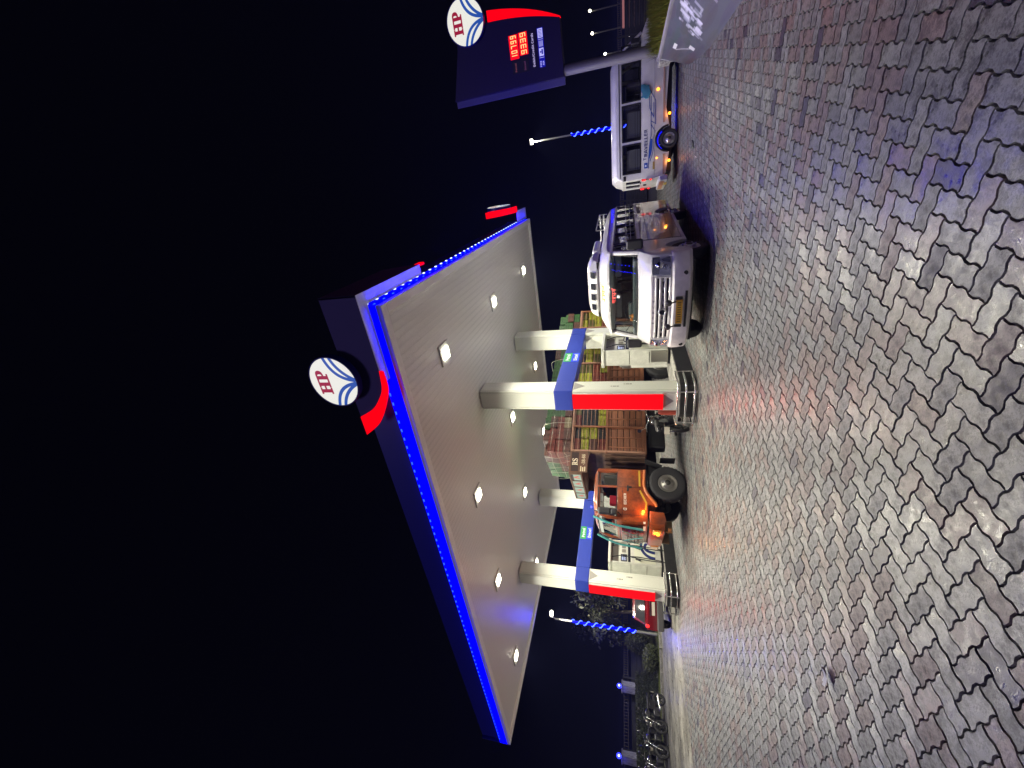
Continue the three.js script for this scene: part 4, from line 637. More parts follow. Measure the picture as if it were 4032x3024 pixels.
  point([1, 0.33, 0.04], 0.5, w0(1.2, 1.19, 0.92), 2); point([1, 0.33, 0.04], 1.1, w0(0.79, 0.86, 1.5), 2);

  // crates
  const slat = (w, h, d) => merge([box(w - 0.03, h - 0.02, d - 0.03), box(w, 0.03, d, 0, h / 2 - 0.015, 0), box(w, 0.035, d, 0, 0.03, 0), box(w, 0.03, d, 0, -h / 2 + 0.025, 0), ...[-1, 1].flatMap((a) => [box(w, h - 0.01, 0.03, 0, 0, a * (d / 2 - 0.016)), box(0.03, h - 0.01, d * 0.1, a * (w / 2 - 0.016), 0, d * 0.2), box(0.03, h - 0.01, d * 0.1, a * (w / 2 - 0.016), 0, -d * 0.2)])]);
  const kinds = { yellow: [0.46, 0.48, 0.04], brown: [0.12, 0.05, 0.035], 'dark grey': [0.03, 0.032, 0.035], green: [0.04, 0.125, 0.035], 'brick red': [0.2, 0.035, 0.022], beige: [0.3, 0.24, 0.13], olive: [0.14, 0.14, 0.04] };
  const cm = Object.fromEntries(Object.entries(kinds).map(([k, c]) => [k, mat(c, 0.45, { map: matteNoise(grime, 1.5) })]));
  const src = {}, shapes = [slat(0.55, 0.245, 0.42), slat(0.6, 0.235, 0.42)];
  const ord = ['first', 'second', 'third', 'fourth', 'fifth', 'sixth', 'seventh', 'eighth', 'ninth', 'tenth', 'eleventh', 'twelfth', 'thirteenth', 'fourteenth'], rowName = ['bottom', 'second', 'third', 'top'];
  const put = (kind, top, x, y, z, ry, where) => {
    const key = kind + (top ? 1 : 0), p = w0(x, y, z);
    const label = kind + where;
    if (!src[key]) { src[key] = tag(mesh(top ? 'roped_crate' : 'crate', shapes[top ? 1 : 0], cm[kind], scene), label, 'crate', top ? `${kind} crates roped on top of the load` : `${kind} crates inside the truck cage`); src[key].position.set(...p); src[key].rotation.y = turn + ry; }
    else { const c = copy(src[key], p, turn + ry, label); }
  };
  const pickIn = ['brick red', 'yellow', 'dark grey', 'yellow', 'brown', 'brick red', 'yellow', 'dark grey', 'olive', 'yellow'];
  for (let r = 0; r < 4; r++) for (let i = 0; i < 14; i++) { const k = pickIn[Math.floor(Math.abs(Math.sin(i * 3.7 + r * 1.9) * 100)) % pickIn.length]; put(k, false, 0.78 + rr(-0.03, 0.02), ym + 0.16 + r * 0.262, zf - 0.28 - i * 0.435, rr(-0.03, 0.03), ` slatted crate in the ${rowName[r]} row inside the cage, ${ord[i]} from the cab`); }
  for (let r = 0; r < 4; r++) for (let i = 0; i < 14; i++) {
    if (r === 3 && (i === 0)) continue;
    const k = i < 2 ? ['brown', 'brick red', 'brick red', 'brown'][r] : i === 2 ? ['beige', 'brick red', 'brown', 'green'][r] : ['brown', 'green', 'green', 'green'][(r + [0, 3, 1, 0, 2, 0, 3][i % 7]) % 4];
    put(k, true, 0.78 - [0, 0.02, 0.08, 0.24][r] + rr(-0.04, 0.03), yt + 0.18 + r * 0.245 - 0.012 * i * (r > 1 ? 1 : 0) + rr(-0.012, 0.012), zf - 0.2 - i * 0.435 - r * 0.02, rr(-0.05, 0.05), ` crate in the ${rowName[r]} row roped above the cage, ${ord[i]} from the cab`);
  }
  for (let r = 0; r < 4; r++) for (let i = 0; i < 3; i++) put(['brick red', 'brown', 'green', 'green'][(i + (r > 1 ? 1 : 0)) % 4], true, 0.14 - i * 0.62 - [0, 0, 0.04, 0.14][r] + rr(-0.02, 0.02), yt + 0.18 + r * 0.245 + rr(-0.01, 0.02), zf - 0.24 - r * 0.06, rr(-0.08, 0.08), ` crate across the front of the load, ${rowName[r]} row, ${ord[i]} from its near corner`);
  // net over the load
  const net = thing('rope_net', 'pale rope net stretched over the crates on top of the truck', 'net', pos, turn), rope = mat([0.5, 0.47, 0.38], 0.55);
  const wob = () => rr(-0.05, 0.05), over = (z) => [[1.1, yt, z], [1.1, yt + 0.5, z], [1.06, yt + 0.74, z], [0.9, yt + 1.02, z], [0.4, yt + 1.06, z], [-1.0, yt + 1.06, z]];
  mesh('rope', [-1.9, -3.3, -4.6, -5.9].map((z) => tube(over(z), 0.006, 5, 30)), rope, net);
  mesh('rope', [0.2, 0.42, 0.66].map((h) => tube([[1.11 - h * 0.08, yt + h + wob(), -2.2], [1.11 - h * 0.08, yt + h + wob(), -1.5], [1.1 - h * 0.08, yt + h + wob(), zf + 0.03], [0.9, yt + h + wob(), zf + 0.05], [0.0, yt + h + 0.05 + wob(), zf + 0.06 - h * 0.1], [-1.1, yt + h + wob(), zf + 0.04 - h * 0.1]], 0.004, 5, 40)), rope, net);
  mesh('rope', Array.from({ length: 5 }, (_, i) => tube([[0.95 - i * 0.44 + wob(), yt + 0.02, zf + 0.07], [0.75 - i * 0.44 + wob() * 2, yt + 0.5, zf + 0.06], [0.55 - i * 0.44 + wob() * 3, yt + 1.0, zf - 0.05]], 0.004, 5)), rope, net);
}
{ // -------------------------------------------------------------- red car behind the left pillar
  const t = thing('red_car', 'dark red hatchback seen from behind, half hidden by the left lit pillar', 'car', [-16.9, 0, -11.9], THREE.MathUtils.degToRad(222));
  const paint = phys([0.16, 0.008, 0.012], 0.25, { clearcoat: 1 });
  const tum = (v) => { if (v.y > 0.85) v.x *= 1 - 0.3 * (v.y - 0.85); v.z += 0.06 * v.x * v.x * (v.z < -0.5 ? 1 : -1); };
  const ar = (c) => arc(c, 0.3, 0.34, 0, Math.PI, 8);
  mesh('body', deform(prof([[-1.8, 0.3], [-1.88, 0.6], [-1.84, 0.9], [-1.7, 0.98], [0.9, 0.94], [1.75, 0.78], [1.85, 0.5], [1.8, 0.28], ...ar(1.2), ...ar(-1.15)], 1.66, 0, 0.03, 8), tum, 0.6), paint, t);
  mesh('roof', deform(prof([[-1.66, 0.97], [-1.46, 1.36], [-1.2, 1.46], [0.0, 1.46], [0.3, 1.38], [0.92, 0.95]], 1.5, 0, 0.04, 8, [[[-1.3, 1.0], [-1.22, 1.3], [0.1, 1.32], [0.6, 1.0]]]), tum, 0.6), paint, t);
  mesh('rear_window', patch((u, v) => { const y = 1.0 + 0.36 * v, x = (u - 0.5) * 1.3 * (1 - 0.25 * v); return [x, y, -1.69 + 0.2 * v + 0.06 * x * x - 0.012]; }, 6, 3), phys([0.03, 0.03, 0.035], 0.05, { clearcoat: 1 }), t);
  mesh('side_window', [-1, 1].map((s) => patch((u, v) => [s * (0.76 - 0.1 * v), 0.99 + 0.32 * v, -1.3 + 1.9 * u * (1 - 0.25 * v) + 0.05 * v], 3, 1)), M.glass, t);
  mesh('tail_lamp', [0.68, -0.68].map((x) => box(0.12, 0.14, 0.06, x, 0.9, -1.8, 0.03)), M.tail, t);
  mesh('rear_bumper', box(1.6, 0.24, 0.14, 0, 0.42, -1.86, 0.05), mat([0.09, 0.085, 0.085], 0.5), t);
  mesh('number_plate', box(0.48, 0.11, 0.012, 0.02, 0.68, -1.905), mat([0.75, 0.66, 0.55], 0.5), t);
  mesh('trim', box(0.6, 0.03, 0.02, 0, 0.8, -1.88), M.chrome, t);
  for (const [x, z] of [[0.8, 1.2], [-0.8, 1.2], [0.8, -1.15], [-0.8, -1.15]]) wheel(t, x, 0.3, z, 0.3, 0.18);
}
{ // -------------------------------------------------------------- motorcycles
  function motorcycle(label, pos, turn) {
    const t = thing('motorcycle', label, 'motorcycle', pos, turn), blk = phys([0.02, 0.02, 0.022], 0.25, { clearcoat: 1 });
    for (const z of [0.63, -0.63]) { const w = new THREE.Group(); w.name = 'wheel'; w.position.set(0, 0.29, z); t.add(w); mesh('tyre', new THREE.TorusGeometry(0.245, 0.055, 8, 28).rotateY(Math.PI / 2), M.rubber, w); mesh('rim', [new THREE.TorusGeometry(0.2, 0.014, 6, 24).rotateY(Math.PI / 2), cyl(0.09, 0.09, 0.1, 0, 0, 0, 'x', 12), ...Array.from({ length: 5 }, (_, i) => { const a = i * 1.2566; return bar([0, 0, 0], [0, 0.2 * Math.cos(a), 0.2 * Math.sin(a)], 0.035); })], mat([0.03, 0.03, 0.032], 0.4, { metalness: 0.5 }), w); }
    mesh('frame', [tube([[0, 0.29, -0.63], [0, 0.42, -0.2], [0, 0.35, 0.1], [0, 0.8, 0.4]], 0.022, 6), tube([[0, 0.8, 0.4], [0, 0.75, -0.1], [0, 0.72, -0.6]], 0.02, 6)], blk, t);
    mesh('fork', [-1, 1].map((s) => tube([[s * 0.08, 0.29, 0.63], [s * 0.08, 0.95, 0.36]], 0.018, 6)), M.chrome, t);
    mesh('engine', [box(0.26, 0.3, 0.4, 0, 0.42, 0.06, 0.06), cyl(0.1, 0.1, 0.32, 0, 0.38, 0.02, 'x', 12)], mat([0.06, 0.06, 0.065], 0.35, { metalness: 0.6 }), t);
    mesh('side_panel', [-1, 1].map((s) => box(0.03, 0.26, 0.42, s * 0.11, 0.62, -0.22, 0.014)), blk, t);
    mesh('cowl', box(0.2, 0.2, 0.18, 0, 0.92, 0.44, 0.06), blk, t);
    mesh('fuel_tank', deform(new THREE.SphereGeometry(0.17, 14, 10), (v) => { v.x *= 0.75; v.z *= 1.5; v.y *= 0.8; }).translate(0, 0.83, 0.18), blk, t);
    mesh('seat', box(0.22, 0.09, 0.66, 0, 0.8, -0.33, 0.04), mat([0.02, 0.02, 0.02], 0.6), t);
    mesh('tail', [box(0.14, 0.1, 0.18, 0, 0.78, -0.74, 0.03), box(0.12, 0.22, 0.02, 0, 0.6, -0.86)], blk, t);
    mesh('number_plate', [box(0.2, 0.13, 0.01, 0, 0.58, -0.88), box(0.16, 0.1, 0.01, 0, 0.72, 0.62)], mat([0.6, 0.56, 0.45], 0.5), t);
    mesh('mudguard', new THREE.TorusGeometry(0.31, 0.035, 5, 14, 2.2).rotateY(Math.PI / 2).translate(0, 0.29, -0.63), blk, t); mesh('mudguard', new THREE.TorusGeometry(0.31, 0.03, 5, 14, 1.6).rotateZ(0.5).rotateY(Math.PI / 2).translate(0, 0.29, 0.63), blk, t);
    mesh('handlebar', tube([[-0.34, 1.03, 0.24], [-0.2, 1.05, 0.34], [0, 0.98, 0.36], [0.2, 1.05, 0.34], [0.34, 1.03, 0.24]], 0.014, 6), M.chrome, t);
    mesh('mirror', [-1, 1].flatMap((s) => [tube([[s * 0.24, 1.05, 0.32], [s * 0.32, 1.22, 0.28]], 0.007, 5), cyl(0.055, 0.055, 0.02, s * 0.33, 1.25, 0.27, 'z', 14)]), M.chrome, t);
    mesh('headlamp', [new THREE.SphereGeometry(0.09, 14, 10).translate(0, 0.9, 0.5), new THREE.CylinderGeometry(0.085, 0.085, 0.02, 16).rotateX(Math.PI / 2).translate(0, 0.9, 0.58)], reflector, t);
    mesh('exhaust', tube([[0.1, 0.36, 0.1], [0.14, 0.28, -0.1], [0.14, 0.34, -0.75]], 0.035, 8), M.chrome, t);
    return t;
  }
  const D = THREE.MathUtils.degToRad;
  const m = motorcycle('dark motorcycle by the kerb, nearest of the three to the white gate post', [-22.3, 0, -9.95], D(15));
  copy(m, [-22.5, 0, -9.1], D(22), 'dark motorcycle by the kerb, middle one of the row of three');
  copy(m, [-22.3, 0, -8.25], D(30), 'dark motorcycle by the kerb with a lit white spot on it, leftmost of the three');
  copy(m, [-6.75, 0, -10.25], D(200), 'dark motorcycle half hidden behind the red lit pillar and the orange extinguisher');
}

// ================================================================ price sign, sloped planter wall
{
  const k = 14 / 11, q = (x, y) => [x * k, 1.6 + (y - 1.6) * k], z = -14;
  const t = thing('price_sign', 'tall navy price sign with red digits and a curved red edge on a grey pole', 'sign', [0, 0, z]);
  const cv = (x0, y0, x1, y1, cx, cy, n = 12) => Array.from({ length: n + 1 }, (_, i) => { const s = i / n; return [(1 - s) ** 2 * x0 + 2 * s * (1 - s) * cx + s * s * x1, (1 - s) ** 2 * y0 + 2 * s * (1 - s) * cy + s * s * y1]; });
  const outer = cv(2.9, 2.86, 3.3, 4.42, 3.22, 3.55), innr = cv(2.885, 2.9, 3.1, 4.42, 3.08, 3.6);
  const board = [[1.86, 2.85], [2.88, 2.87], ...innr, [3.1, 5.15], [2.75, 5.2], [1.84, 5.45]].map((p) => q(...p)), sw = [...outer, ...innr.slice().reverse()].map((p) => q(...p));
  mesh('board', plate(board, 0.32, -0.16, 0.01), mat([0.016, 0.01, 0.06], 0.5), t);
  mesh('swoosh', plate(sw, 0.2, -0.06, 0.006), M.red, t);
  mesh('back_edge', bar([...q(1.85, 2.85), 0.0], [...q(1.835, 5.45), 0.0], 0.05, 0.3), mat([0.12, 0.11, 0.25], 0.4), t);
  mesh('pole', [cyl(0.135, 0.135, 2.9, 2.53, 1.75, 0, 'y', 20)], mat([0.2, 0.19, 0.22], 0.5, { metalness: 0.3 }), t);
  mesh('base', box(0.7, 0.3, 0.7, 2.53, 0.55, 0, 0.02), M.concrete, t);
  const seg = { 0: 'abcdef', 1: 'bc', 3: 'abcdg', 7: 'abc', 9: 'abcdfg' };
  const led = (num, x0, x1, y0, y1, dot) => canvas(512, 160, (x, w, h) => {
    x.fillStyle = '#e00018'; x.fillRect(0, 0, w, h);  // red ground paints in the halo round the lit digits
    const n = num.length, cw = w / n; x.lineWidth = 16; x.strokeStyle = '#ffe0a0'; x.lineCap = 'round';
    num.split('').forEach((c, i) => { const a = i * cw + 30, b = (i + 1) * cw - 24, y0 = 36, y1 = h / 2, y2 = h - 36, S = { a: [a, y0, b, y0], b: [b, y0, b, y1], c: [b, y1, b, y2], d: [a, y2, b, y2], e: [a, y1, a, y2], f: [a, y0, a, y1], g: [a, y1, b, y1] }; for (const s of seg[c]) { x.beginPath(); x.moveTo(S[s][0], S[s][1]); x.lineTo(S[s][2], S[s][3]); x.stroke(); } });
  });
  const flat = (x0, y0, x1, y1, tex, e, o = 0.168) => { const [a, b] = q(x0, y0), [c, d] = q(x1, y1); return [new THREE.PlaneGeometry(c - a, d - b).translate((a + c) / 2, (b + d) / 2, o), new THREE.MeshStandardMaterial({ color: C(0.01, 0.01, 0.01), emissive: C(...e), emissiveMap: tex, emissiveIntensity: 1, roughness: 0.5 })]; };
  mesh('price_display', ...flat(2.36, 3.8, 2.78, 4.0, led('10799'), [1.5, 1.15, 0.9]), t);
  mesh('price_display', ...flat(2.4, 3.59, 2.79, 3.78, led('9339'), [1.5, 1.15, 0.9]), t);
  const txt = (w, h, bg, fn) => canvas(w, h, (x) => { x.fillStyle = bg; x.fillRect(0, 0, w, h); x.textBaseline = 'middle'; fn(x); });
  mesh('card_lettering', ...flat(2.12, 3.43, 2.76, 3.54, txt(512, 88, '#0a0626', (x) => { x.fillStyle = '#c8bce8'; x.font = 'bold 52px sans-serif'; x.textAlign = 'center'; x.fillText('Debit/Credit Cards', 256, 46); }), [0.9, 0.9, 1]), t);
  mesh('service_strip', ...flat(2.11, 3.24, 2.79, 3.37, txt(512, 98, '#0c0c9c', (x) => { x.fillStyle = '#c9c6ff'; x.font = 'bold 36px sans-serif'; x.fillText('FREE', 8, 28); x.fillText('AIR', 24, 70); x.fillRect(126, 10, 6, 78); x.fillRect(150, 12, 104, 74); x.fillStyle = '#0c0c9c'; x.beginPath(); x.arc(204, 36, 12, 0, 7); x.fill(); x.fillRect(172, 50, 66, 24); x.fillStyle = '#c9c6ff'; for (let i = 0; i < 4; i++) x.fillRect(272, 18 + i * 18, 76, 8); x.fillRect(362, 10, 6, 78); x.fillRect(384, 10, 118, 78); x.fillStyle = '#0c0c9c'; for (let i = 0; i < 6; i++) x.fillRect(396 + i * 17, 22, 6, 54); }), [0.85, 0.85, 1]), t);
  mesh('fuel_names', ...flat(2.1, 3.6, 2.33, 3.98, txt(256, 420, '#0d0820', (x) => { x.fillStyle = '#8a4a50'; x.font = 'bold 62px sans-serif'; x.fillText('Petrol', 30, 90); x.fillStyle = '#6c3a5c'; x.fillText('Diesel', 30, 320); }), [0.7, 0.7, 0.8]), t);
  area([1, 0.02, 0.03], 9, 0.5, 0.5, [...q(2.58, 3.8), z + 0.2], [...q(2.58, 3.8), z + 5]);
  area([1, 0.01, 0.02], 14, 0.25, 1.9, [...q(3.12, 3.7), z + 0.2], [...q(3.1, 3.7), z + 5]);
  const [dx, dy] = q(3.19, 4.9);
  discSign('round_sign', 0.84 * k, 'lit round HP sign at the top of the navy price sign', [dx, dy, z + 0.1], 0);
}
{ // sloped painted wall with stains, raised bed behind it
  const foot = [[1.95, 2], [1.85, -4], [1.77, -8.3], [1.73, -10.4], [1.8, -11.6], [2.0, -13.6], [2.25, -14.5]], rim = [[3.1, 2], [2.95, -4], [2.62, -8.5], [2.48, -10.4], [2.36, -11.8], [2.22, -13.4], [2.32, -14.35]], hy = 0.7;
  const stain = canvas(1024, 256, (x, w, h) => {
    x.fillStyle = '#484a54'; x.fillRect(0, 0, w, h);
    for (let i = 0; i < 240; i++) { x.fillStyle = `rgba(${52 + rr(-20, 26)},${54 + rr(-20, 26)},${62 + rr(-20, 26)},0.25)`; x.beginPath(); x.ellipse(rr(0, w), rr(0, h), rr(5, 70), rr(4, 26), 0, 0, 7); x.fill(); }
    x.fillStyle = '#25294a'; x.globalAlpha = 0.75; x.fillRect(0, 0, 330, h); x.globalAlpha = 1;
    for (let i = 0; i < 46; i++) { x.fillStyle = `rgba(214,212,226,${rr(0.3, 0.85)})`; const a = 470 + rr(-70, 110) * rnd(), y = rr(30, 150); x.fillRect(a, y, rr(4, 18), rr(8, 60)); }
    for (let i = 0; i < 16; i++) { x.fillStyle = `rgba(210,206,224,${rr(0.3, 0.8)})`; x.fillRect(280 + rr(0, 100), rr(60, 150), rr(5, 16), rr(20, 70)); }
    x.fillStyle = '#d8d8d2'; x.fillRect(640, 165, 34, 36); x.fillRect(700, 70, 40, 24); x.fillRect(860, 8, 22, 76); x.fillRect(940, 12, 16, 20);
    x.strokeStyle = 'rgba(225,222,226,0.7)'; x.lineWidth = 6; x.beginPath(); x.moveTo(676, 176); x.lineTo(740, 96); x.moveTo(864, 60); x.lineTo(872, 170); x.moveTo(905, 110); x.lineTo(912, 200); x.stroke();
  });
  const t = thing('planter_wall', 'low sloped grey wall with pale rim, stains and paper scraps in front of the grass bed', 'wall');
  const at = (l, u) => { const n = l.length - 1, i = Math.min(n - 1, Math.floor(u * n)), f = u * n - i; return [l[i][0] + (l[i + 1][0] - l[i][0]) * f, l[i][1] + (l[i + 1][1] - l[i][1]) * f]; };
  mesh('face', patch((u, v) => { const a = at(foot, u), b = at(rim, u); return [a[0] + (b[0] - a[0]) * v, hy * v, a[1] + (b[1] - a[1]) * v]; }, 60, 4), new THREE.MeshStandardMaterial({ map: stain, roughness: 0.5, side: THREE.DoubleSide }), t);
  mesh('rim', tube(rim.map(([x, z]) => [x + 0.05, hy, z]), 0.06, 8, 60), mat([0.4, 0.38, 0.39], 0.6, { map: grime }), t);
  mesh('end_cap', plate([[2.25, 0], [4.6, 0], [4.6, hy], [2.3, hy]], 0.1, -14.5), mat([0.3, 0.3, 0.33], 0.6), t);
  structure('flower_bed', new THREE.ShapeGeometry(shape([...rim.map(([x, z]) => [x + 0.05, -z]), [4.6, 14.4], [9, 14.4], [9, -2]])).rotateX(-Math.PI / 2).translate(0, hy - 0.06, 0), mat([0.05, 0.045, 0.03], 0.95));
  const blade = new THREE.ConeGeometry(0.008, 0.42, 3).translate(0, 0.21, 0), n = 7000, im = new THREE.InstancedMesh(blade, mat([0.2, 0.2, 0.015], 0.8, { side: THREE.DoubleSide }), n), o = new THREE.Object3D();
  for (let i = 0; i < n; i++) { const u = 0.45 + 0.55 * rnd(), a = at(rim, u), f = rnd(); o.position.set(a[0] + 0.14 + f * 1.6, hy - 0.06, a[1]); o.rotation.set(rr(-0.45, 0.45), rr(0, 6.28), rr(-0.45, 0.45)); o.scale.set(1, rr(0.5, 1.15), 1); o.updateMatrix(); im.setMatrixAt(i, o.matrix); im.setColorAt(i, C(rr(0.6, 1), rr(0.7, 1), rr(0.5, 1))); }
  im.name = 'tall_grass'; im.userData.kind = 'stuff'; scene.add(im); tag(im, 'yellow green grass growing in the raised bed under the price sign', 'grass');
}

// ================================================================ lamps, posts, fence, plants in the distance
function spiral(r, y0, y1, turns, n, lean) { const pts = []; for (let i = 0; i <= n; i++) { const a = i / n * turns * 6.283, y = y0 + (y1 - y0) * i / n; pts.push([r * Math.cos(a), y, r * Math.sin(a)]); } return pts; }
function lampPost(label, x, z, H, y0, y1, turns, arm) {
  const t = thing('street_lamp', label, 'street lamp', [x, 0, z]);
  mesh('pole', cyl(0.075, 0.05, H - 0.2, 0, (H - 0.2) / 2, 0, 'y', 12), mat([0.4, 0.4, 0.38], 0.5, { metalness: 0.4 }), t);
  mesh('arm', tube([[0, H - 0.25, 0], [arm * 0.4, H - 0.05, 0.05], [arm, H, 0.1]], 0.03, 6), mat([0.4, 0.4, 0.38], 0.5), t);
  mesh('lamp_head', box(0.4, 0.07, 0.2, arm, H + 0.03, 0.1, 0.02), M.steel, t);
  mesh('lamp', box(0.3, 0.14, 0.22, arm, H - 0.08, 0.1, 0.03), glow([1, 0.95, 0.75], 14), t);
  mesh('light_spiral', new THREE.TubeGeometry(new THREE.CatmullRomCurve3(spiral(0.1, y0, y1, turns, turns * 10).map(V)), turns * 14, 0.028, 5), glow([0.04, 0.08, 1], 8), t);
  mesh('halo_sleeve', cyl(0.078, 0.07, y1 - y0, 0, (y0 + y1) / 2, 0, 'y', 10, true), glow([0, 0, 1], 1.0), t);  // glowing sleeve paints the blue halo between turns of the spiral
  const l = new THREE.SpotLight(C(1, 0.95, 0.8), 90, 0, 1.35, 0.5, 2); l.position.set(x + arm, H - 0.17, z + 0.1); l.target.position.set(x + arm * 2, 0, z + 1); l.castShadow = true; l.shadow.radius = 5; scene.add(l, l.target);
  point([0, 0, 1], 14, [x + 0.18, (y0 + y1) / 2, z + 0.25], 4);
}
lampPost('white street lamp with blue spiral lights round its pole, beside the dim tree', -23.1, -14.0, 6.0, 1.25, 4.8, 8, 0.62);
lampPost('white street lamp with blue spiral lights round its pole, behind the white minibus', 2.06, -30, 7.5, 1.4, 4.85, 8, 0.02);
function gatePost(label, x, z, turn) {
  const t = thing('gate_post', label, 'post', [x, 0, z], turn), c = mat([0.5, 0.5, 0.46], 0.7, { map: grime });
  mesh('shaft', box(0.42, 2.0, 0.42, 0, 1.0, 0, 0.02), c, t);
  mesh('foot', deform(new THREE.BoxGeometry(0.42, 0.7, 0.42, 1, 6, 1), (v) => { const k = (0.35 - v.y) / 0.7; if (v.x > 0) v.x += 0.9 * k * k; }).translate(0, 0.35, 0.004), c, t);
  mesh('cap', box(0.5, 0.06, 0.5, 0, 2.03, 0, 0.02), c, t);
  mesh('lamp_globe', new THREE.SphereGeometry(0.13, 14, 10).translate(0, 2.2, 0), glow([0.03, 0.04, 1], 3.5), t);
  mesh('lamp_core', new THREE.SphereGeometry(0.05, 8, 6).translate(0.09, 2.2, 0.09), glow([0.6, 0.7, 1], 4), t);
  point([0.02, 0.03, 1], 0.5, [x + 0.3, 2.2, z + 0.25], 5);
}
gatePost('white gate post with a blue lamp on top, farther of the two', -27.0, -13.0, 0.5);
gatePost('white gate post with a blue lamp and a curved foot, at the far left edge', -28.1, -10.15, 0.5);
{ // boundary wall with a lattice strip on top
  const pts = [[-31, -2], [-28.5, -10.6], [-27.2, -13.6], [-25.6, -19], [-22, -28], [-10, -33], [0, -34], [12, -34]];
  const wallMat = mat([0.05, 0.05, 0.052], 0.8, { map: grime }), lat = mat([0.11, 0.1, 0.09], 0.8);
  const t = thing('boundary_wall', 'dark boundary wall of stacked boards with a pale lattice strip along its top', 'wall');
  for (let i = 0; i + 1 < pts.length; i++) {
    const [a, b] = [pts[i], pts[i + 1]], len = Math.hypot(b[0] - a[0], b[1] - a[1]), n = Math.max(1, Math.round(len / 2.4));
    for (let j = 0; j < n; j++) {
      const p = (u, y) => [a[0] + (b[0] - a[0]) * u, y, a[1] + (b[1] - a[1]) * u], u0 = (j + 0.01) / n, u1 = (j + 0.99) / n;
      for (let k = 0; k < 5; k++) mesh('board', bar(p(u0, 0.17 + k * 0.3), p(u1, 0.17 + k * 0.3), 0.07, 0.285), wallMat, t);
      const g = [bar(p(u0, 1.7), p(u1, 1.7), 0.03), bar(p(u0, 1.93), p(u1, 1.93), 0.03)], m = 22;
      for (let k = 0; k <= m; k++) { const u = u0 + (u1 - u0) * k / m; g.push(bar(p(u, 1.7), p(u, 1.93), 0.03, 0.03)); }
      mesh('lattice', g, lat, t); mesh('wall_post', bar(p(j / n, 0), p(j / n, 2.0), 0.12), wallMat, t);
    }
  }
}
const leafShape = new THREE.PlaneGeometry(1, 0.5, 2, 1); { const p = leafShape.attributes.position; for (let i = 0; i < p.count; i++) if (Math.abs(p.getX(i)) > 0.4) p.setY(i, p.getY(i) * 0.25); leafShape.computeVertexNormals(); }
function leaves(parent, n, place, size, color) {
  const im = new THREE.InstancedMesh(leafShape, new THREE.MeshPhysicalMaterial({ color: C(...color), roughness: 0.7, transmission: 0.25, thickness: 0, side: THREE.DoubleSide }), n), o = new THREE.Object3D();
  for (let i = 0; i < n; i++) { o.position.set(...place()); o.rotation.set(rr(0, 6.28), rr(0, 6.28), rr(0, 6.28)); o.scale.setScalar(size * rr(0.6, 1.4)); o.updateMatrix(); im.setMatrixAt(i, o.matrix); const f = rr(0.5, 1.2); im.setColorAt(i, C(f, f * rr(0.85, 1.1), f * 0.8)); }
  im.castShadow = true; parent.add(im); return im;
}
{ // tree behind the lamp at the left
  const t = thing('tree', 'dim loose tree behind the street lamp at the left', 'tree', [-25.0, 0, -16.3]), bark = mat([0.12, 0.1, 0.08], 0.9, { bumpMap: grime, bumpScale: 0.02 });
  mesh('trunk', tube([[0, 0, 0], [0.1, 1.2, 0], [-0.05, 2.4, 0.1], [0.05, 3.6, 0]], 0.11, 8), bark, t);
  const tips = [];
  for (let i = 0; i < 11; i++) { const a = i * 2.4, y = 1.8 + i * 0.2, l = rr(1.1, 2.1), e = [Math.cos(a) * l, y + rr(0.3, 1.2), Math.sin(a) * l]; mesh('limb', tube([[0, y, 0], [e[0] * 0.5, y + 0.4, e[2] * 0.5], e], 0.035, 5), bark, t); tips.push(e, [e[0] * 0.6, y + 0.45, e[2] * 0.6]); }
  const cr = leaves(t, 2600, () => { const c = tips[(rnd() * tips.length) | 0], g = () => (rnd() + rnd() + rnd() - 1.5) * 0.62; return [c[0] + g(), c[1] + g() * 0.8 + 0.1, c[2] + g()]; }, 0.2, [0.10, 0.11, 0.07]); cr.name = 'crown'; cr.userData.kind = 'stuff';
}
function shrub(name, label, cat, x, z, sx, sy, sz, n, y0 = 0, size = 0.1, color = [0.07, 0.085, 0.035], turn = 0, group) {
  const t = thing(name, label, cat, [x, y0, z], turn, group);
  mesh('stem', [0, 1, 2, 3].map((i) => tube([[0, 0, 0], [Math.cos(i * 1.7) * sx * 0.3, sy * 0.5, Math.sin(i * 1.7) * sz * 0.3]], 0.02, 5)), mat([0.08, 0.06, 0.04], 0.9), t);
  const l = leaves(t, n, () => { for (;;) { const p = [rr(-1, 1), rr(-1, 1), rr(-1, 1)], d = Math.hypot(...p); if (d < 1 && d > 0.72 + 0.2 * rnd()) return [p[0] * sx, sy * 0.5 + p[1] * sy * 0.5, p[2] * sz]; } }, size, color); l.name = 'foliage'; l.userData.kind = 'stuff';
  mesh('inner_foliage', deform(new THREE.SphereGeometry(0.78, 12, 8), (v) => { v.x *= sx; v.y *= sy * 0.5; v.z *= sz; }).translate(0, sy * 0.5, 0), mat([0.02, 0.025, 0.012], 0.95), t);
  return t;
}
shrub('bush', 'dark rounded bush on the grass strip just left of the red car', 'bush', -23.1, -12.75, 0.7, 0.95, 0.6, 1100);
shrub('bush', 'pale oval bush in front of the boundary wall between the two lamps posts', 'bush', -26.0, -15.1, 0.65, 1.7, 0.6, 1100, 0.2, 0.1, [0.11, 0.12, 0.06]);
shrub('bush', 'small thin bush beside a white paper on the grass', 'bush', -25.4, -13.6, 0.5, 0.8, 0.4, 700, 0.1, 0.1, [0.09, 0.1, 0.05]);
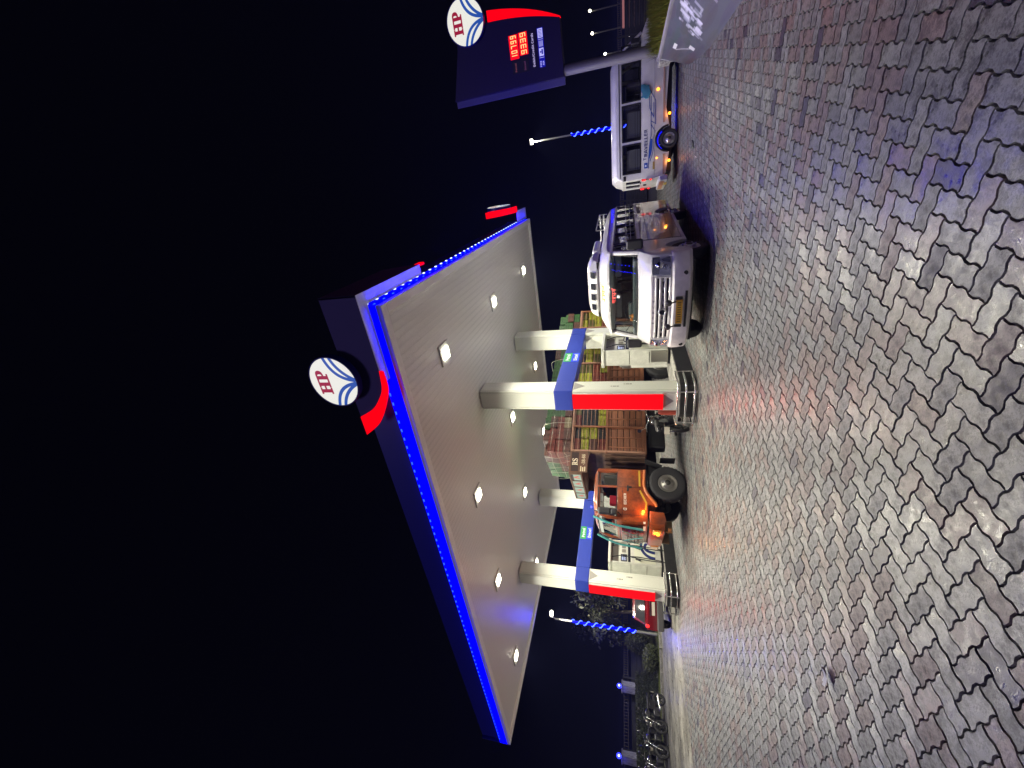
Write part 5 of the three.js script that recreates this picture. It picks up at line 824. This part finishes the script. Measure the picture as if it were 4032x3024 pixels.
{
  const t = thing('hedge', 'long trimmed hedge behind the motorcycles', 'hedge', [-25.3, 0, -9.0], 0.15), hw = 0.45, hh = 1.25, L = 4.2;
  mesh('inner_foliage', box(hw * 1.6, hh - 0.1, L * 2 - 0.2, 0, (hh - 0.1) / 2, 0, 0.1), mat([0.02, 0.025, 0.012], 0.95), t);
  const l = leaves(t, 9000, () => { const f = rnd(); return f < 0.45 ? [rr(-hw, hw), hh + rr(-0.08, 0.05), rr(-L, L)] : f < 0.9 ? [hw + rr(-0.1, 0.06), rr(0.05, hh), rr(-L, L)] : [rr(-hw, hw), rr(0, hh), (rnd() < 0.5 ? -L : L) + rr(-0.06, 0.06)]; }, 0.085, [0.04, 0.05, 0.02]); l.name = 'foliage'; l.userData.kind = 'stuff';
}
one('paper_notice', plate([[0, 0], [0.36, 0.05], [0.3, 0.42], [0.02, 0.2]], 0.012).rotateY(0.9).rotateX(-0.3).translate(-24.6, 0.35, -13.3), M.white, 'small white torn paper notice standing in the grass by the thin bush', 'notice');

// far road: lamps, lit stall, pale truck shape
function farLamp(label, x, y, z, k, base) {
  const t = thing('distant_lamp', label, 'street lamp', [x, 0, z]);
  mesh('lamp', new THREE.SphereGeometry(0.1, 12, 8).translate(0, y, 0), glow([1, 0.95, 0.72], k * 2), t);
  mesh('pole', cyl(0.06, 0.05, y, 0, y / 2, -0.22, 'y', 8), mat([0.15, 0.15, 0.15], 0.6), t);
  mesh('arm', bar([0, y + 0.12, 0], [0, y, -0.22], 0.05), mat([0.15, 0.15, 0.15], 0.6), t);
}
farLamp('far street light high beyond the price sign pole, rightmost of the row', 11.4, 4.2, -43.6, 6);
farLamp('brightest far street light beyond the price sign pole', 10.0, 4.1, -43.9, 9);
farLamp('far street light just above the pole of the price sign', 8.5, 3.1, -44.2, 8);
farLamp('far low white light above the nose of the white minibus', 9.3, 1.15, -44.0, 7);
farLamp('faint far street light left of the price sign pole', 7.8, 3.2, -44.2, 3.5);
{
  const t = thing('roadside_stall', 'lit roadside stall far away at the right edge', 'stall', [9.0, 0, -36.0], -0.2);
  const st = canvas(128, 128, (x, w, h) => { x.fillStyle = '#6a4a4c'; x.fillRect(0, 0, w, h); x.fillStyle = '#f2eef0'; x.fillRect(0, 70, w, 30); x.fillStyle = '#a0686c'; x.fillRect(0, 0, w, 40); x.fillStyle = '#2a1a14'; for (let i = 0; i < 6; i++) x.fillRect(8 + i * 20, 96 - (i % 3) * 8, 12, 32); });
  mesh('counter', box(1.8, 0.7, 0.8, 0, 0.35, 0, 0.02), mat([0.3, 0.24, 0.16], 0.7), t);
  mesh('lit_back', new THREE.PlaneGeometry(1.8, 0.9).translate(0, 1.2, -0.3), new THREE.MeshStandardMaterial({ color: C(0.05, 0.05, 0.05), emissive: C(1, 1, 1), emissiveMap: st, emissiveIntensity: 0.8 }), t);
  mesh('awning', box(2.1, 0.06, 1.1, 0, 1.72, 0, 0.01), mat([0.2, 0.1, 0.1], 0.7), t);
  mesh('stall_post', [-0.95, 0.95].map((x) => box(0.05, 1.7, 0.05, x, 0.85, 0.45)), mat([0.2, 0.18, 0.15], 0.7), t);
}
// litter
{
  const t = thing('crushed_bottle', 'small crushed plastic bottle lying on the pavement in front of the minibus', 'bottle', [0.16, 0.03, -11.86], 0.7);
  mesh('bottle', deform(new THREE.CylinderGeometry(0.032, 0.035, 0.17, 12, 4).rotateZ(Math.PI / 2), (v) => { v.y *= 0.8 + 0.3 * Math.sin(v.x * 60); }), phys([0.4, 0.42, 0.4], 0.2, { transmission: 0.6, thickness: 0 }), t); mesh('cap', cyl(0.016, 0.016, 0.03, 0.11, 0, 0, 'x', 10), M.darkPlastic, t);
}
one('paper_scrap', deform(new THREE.PlaneGeometry(0.13, 0.09, 4, 3).rotateX(-Math.PI / 2), (v) => { v.y = 0.02 + 0.1 * v.x * v.x / 0.13 * 6 + 0.02 * Math.sin(v.z * 60); }).rotateY(0.6).translate(-4.02, 0.005, -2.31), mat([0.55, 0.55, 0.62], 0.6, { side: THREE.DoubleSide }), 'pale crumpled paper scrap on the blocks at the left', 'paper scrap');
one('plastic_wrapper', deform(new THREE.PlaneGeometry(0.1, 0.05, 3, 2).rotateX(-Math.PI / 2), (v) => { v.y = 0.012 + 0.015 * Math.sin(v.x * 70); }).rotateY(0.3).translate(-0.1, 0.004, -11.3), M.white, 'tiny white wrapper on the pavement beside the crushed bottle', 'wrapper');

renderer.render(scene, camera);
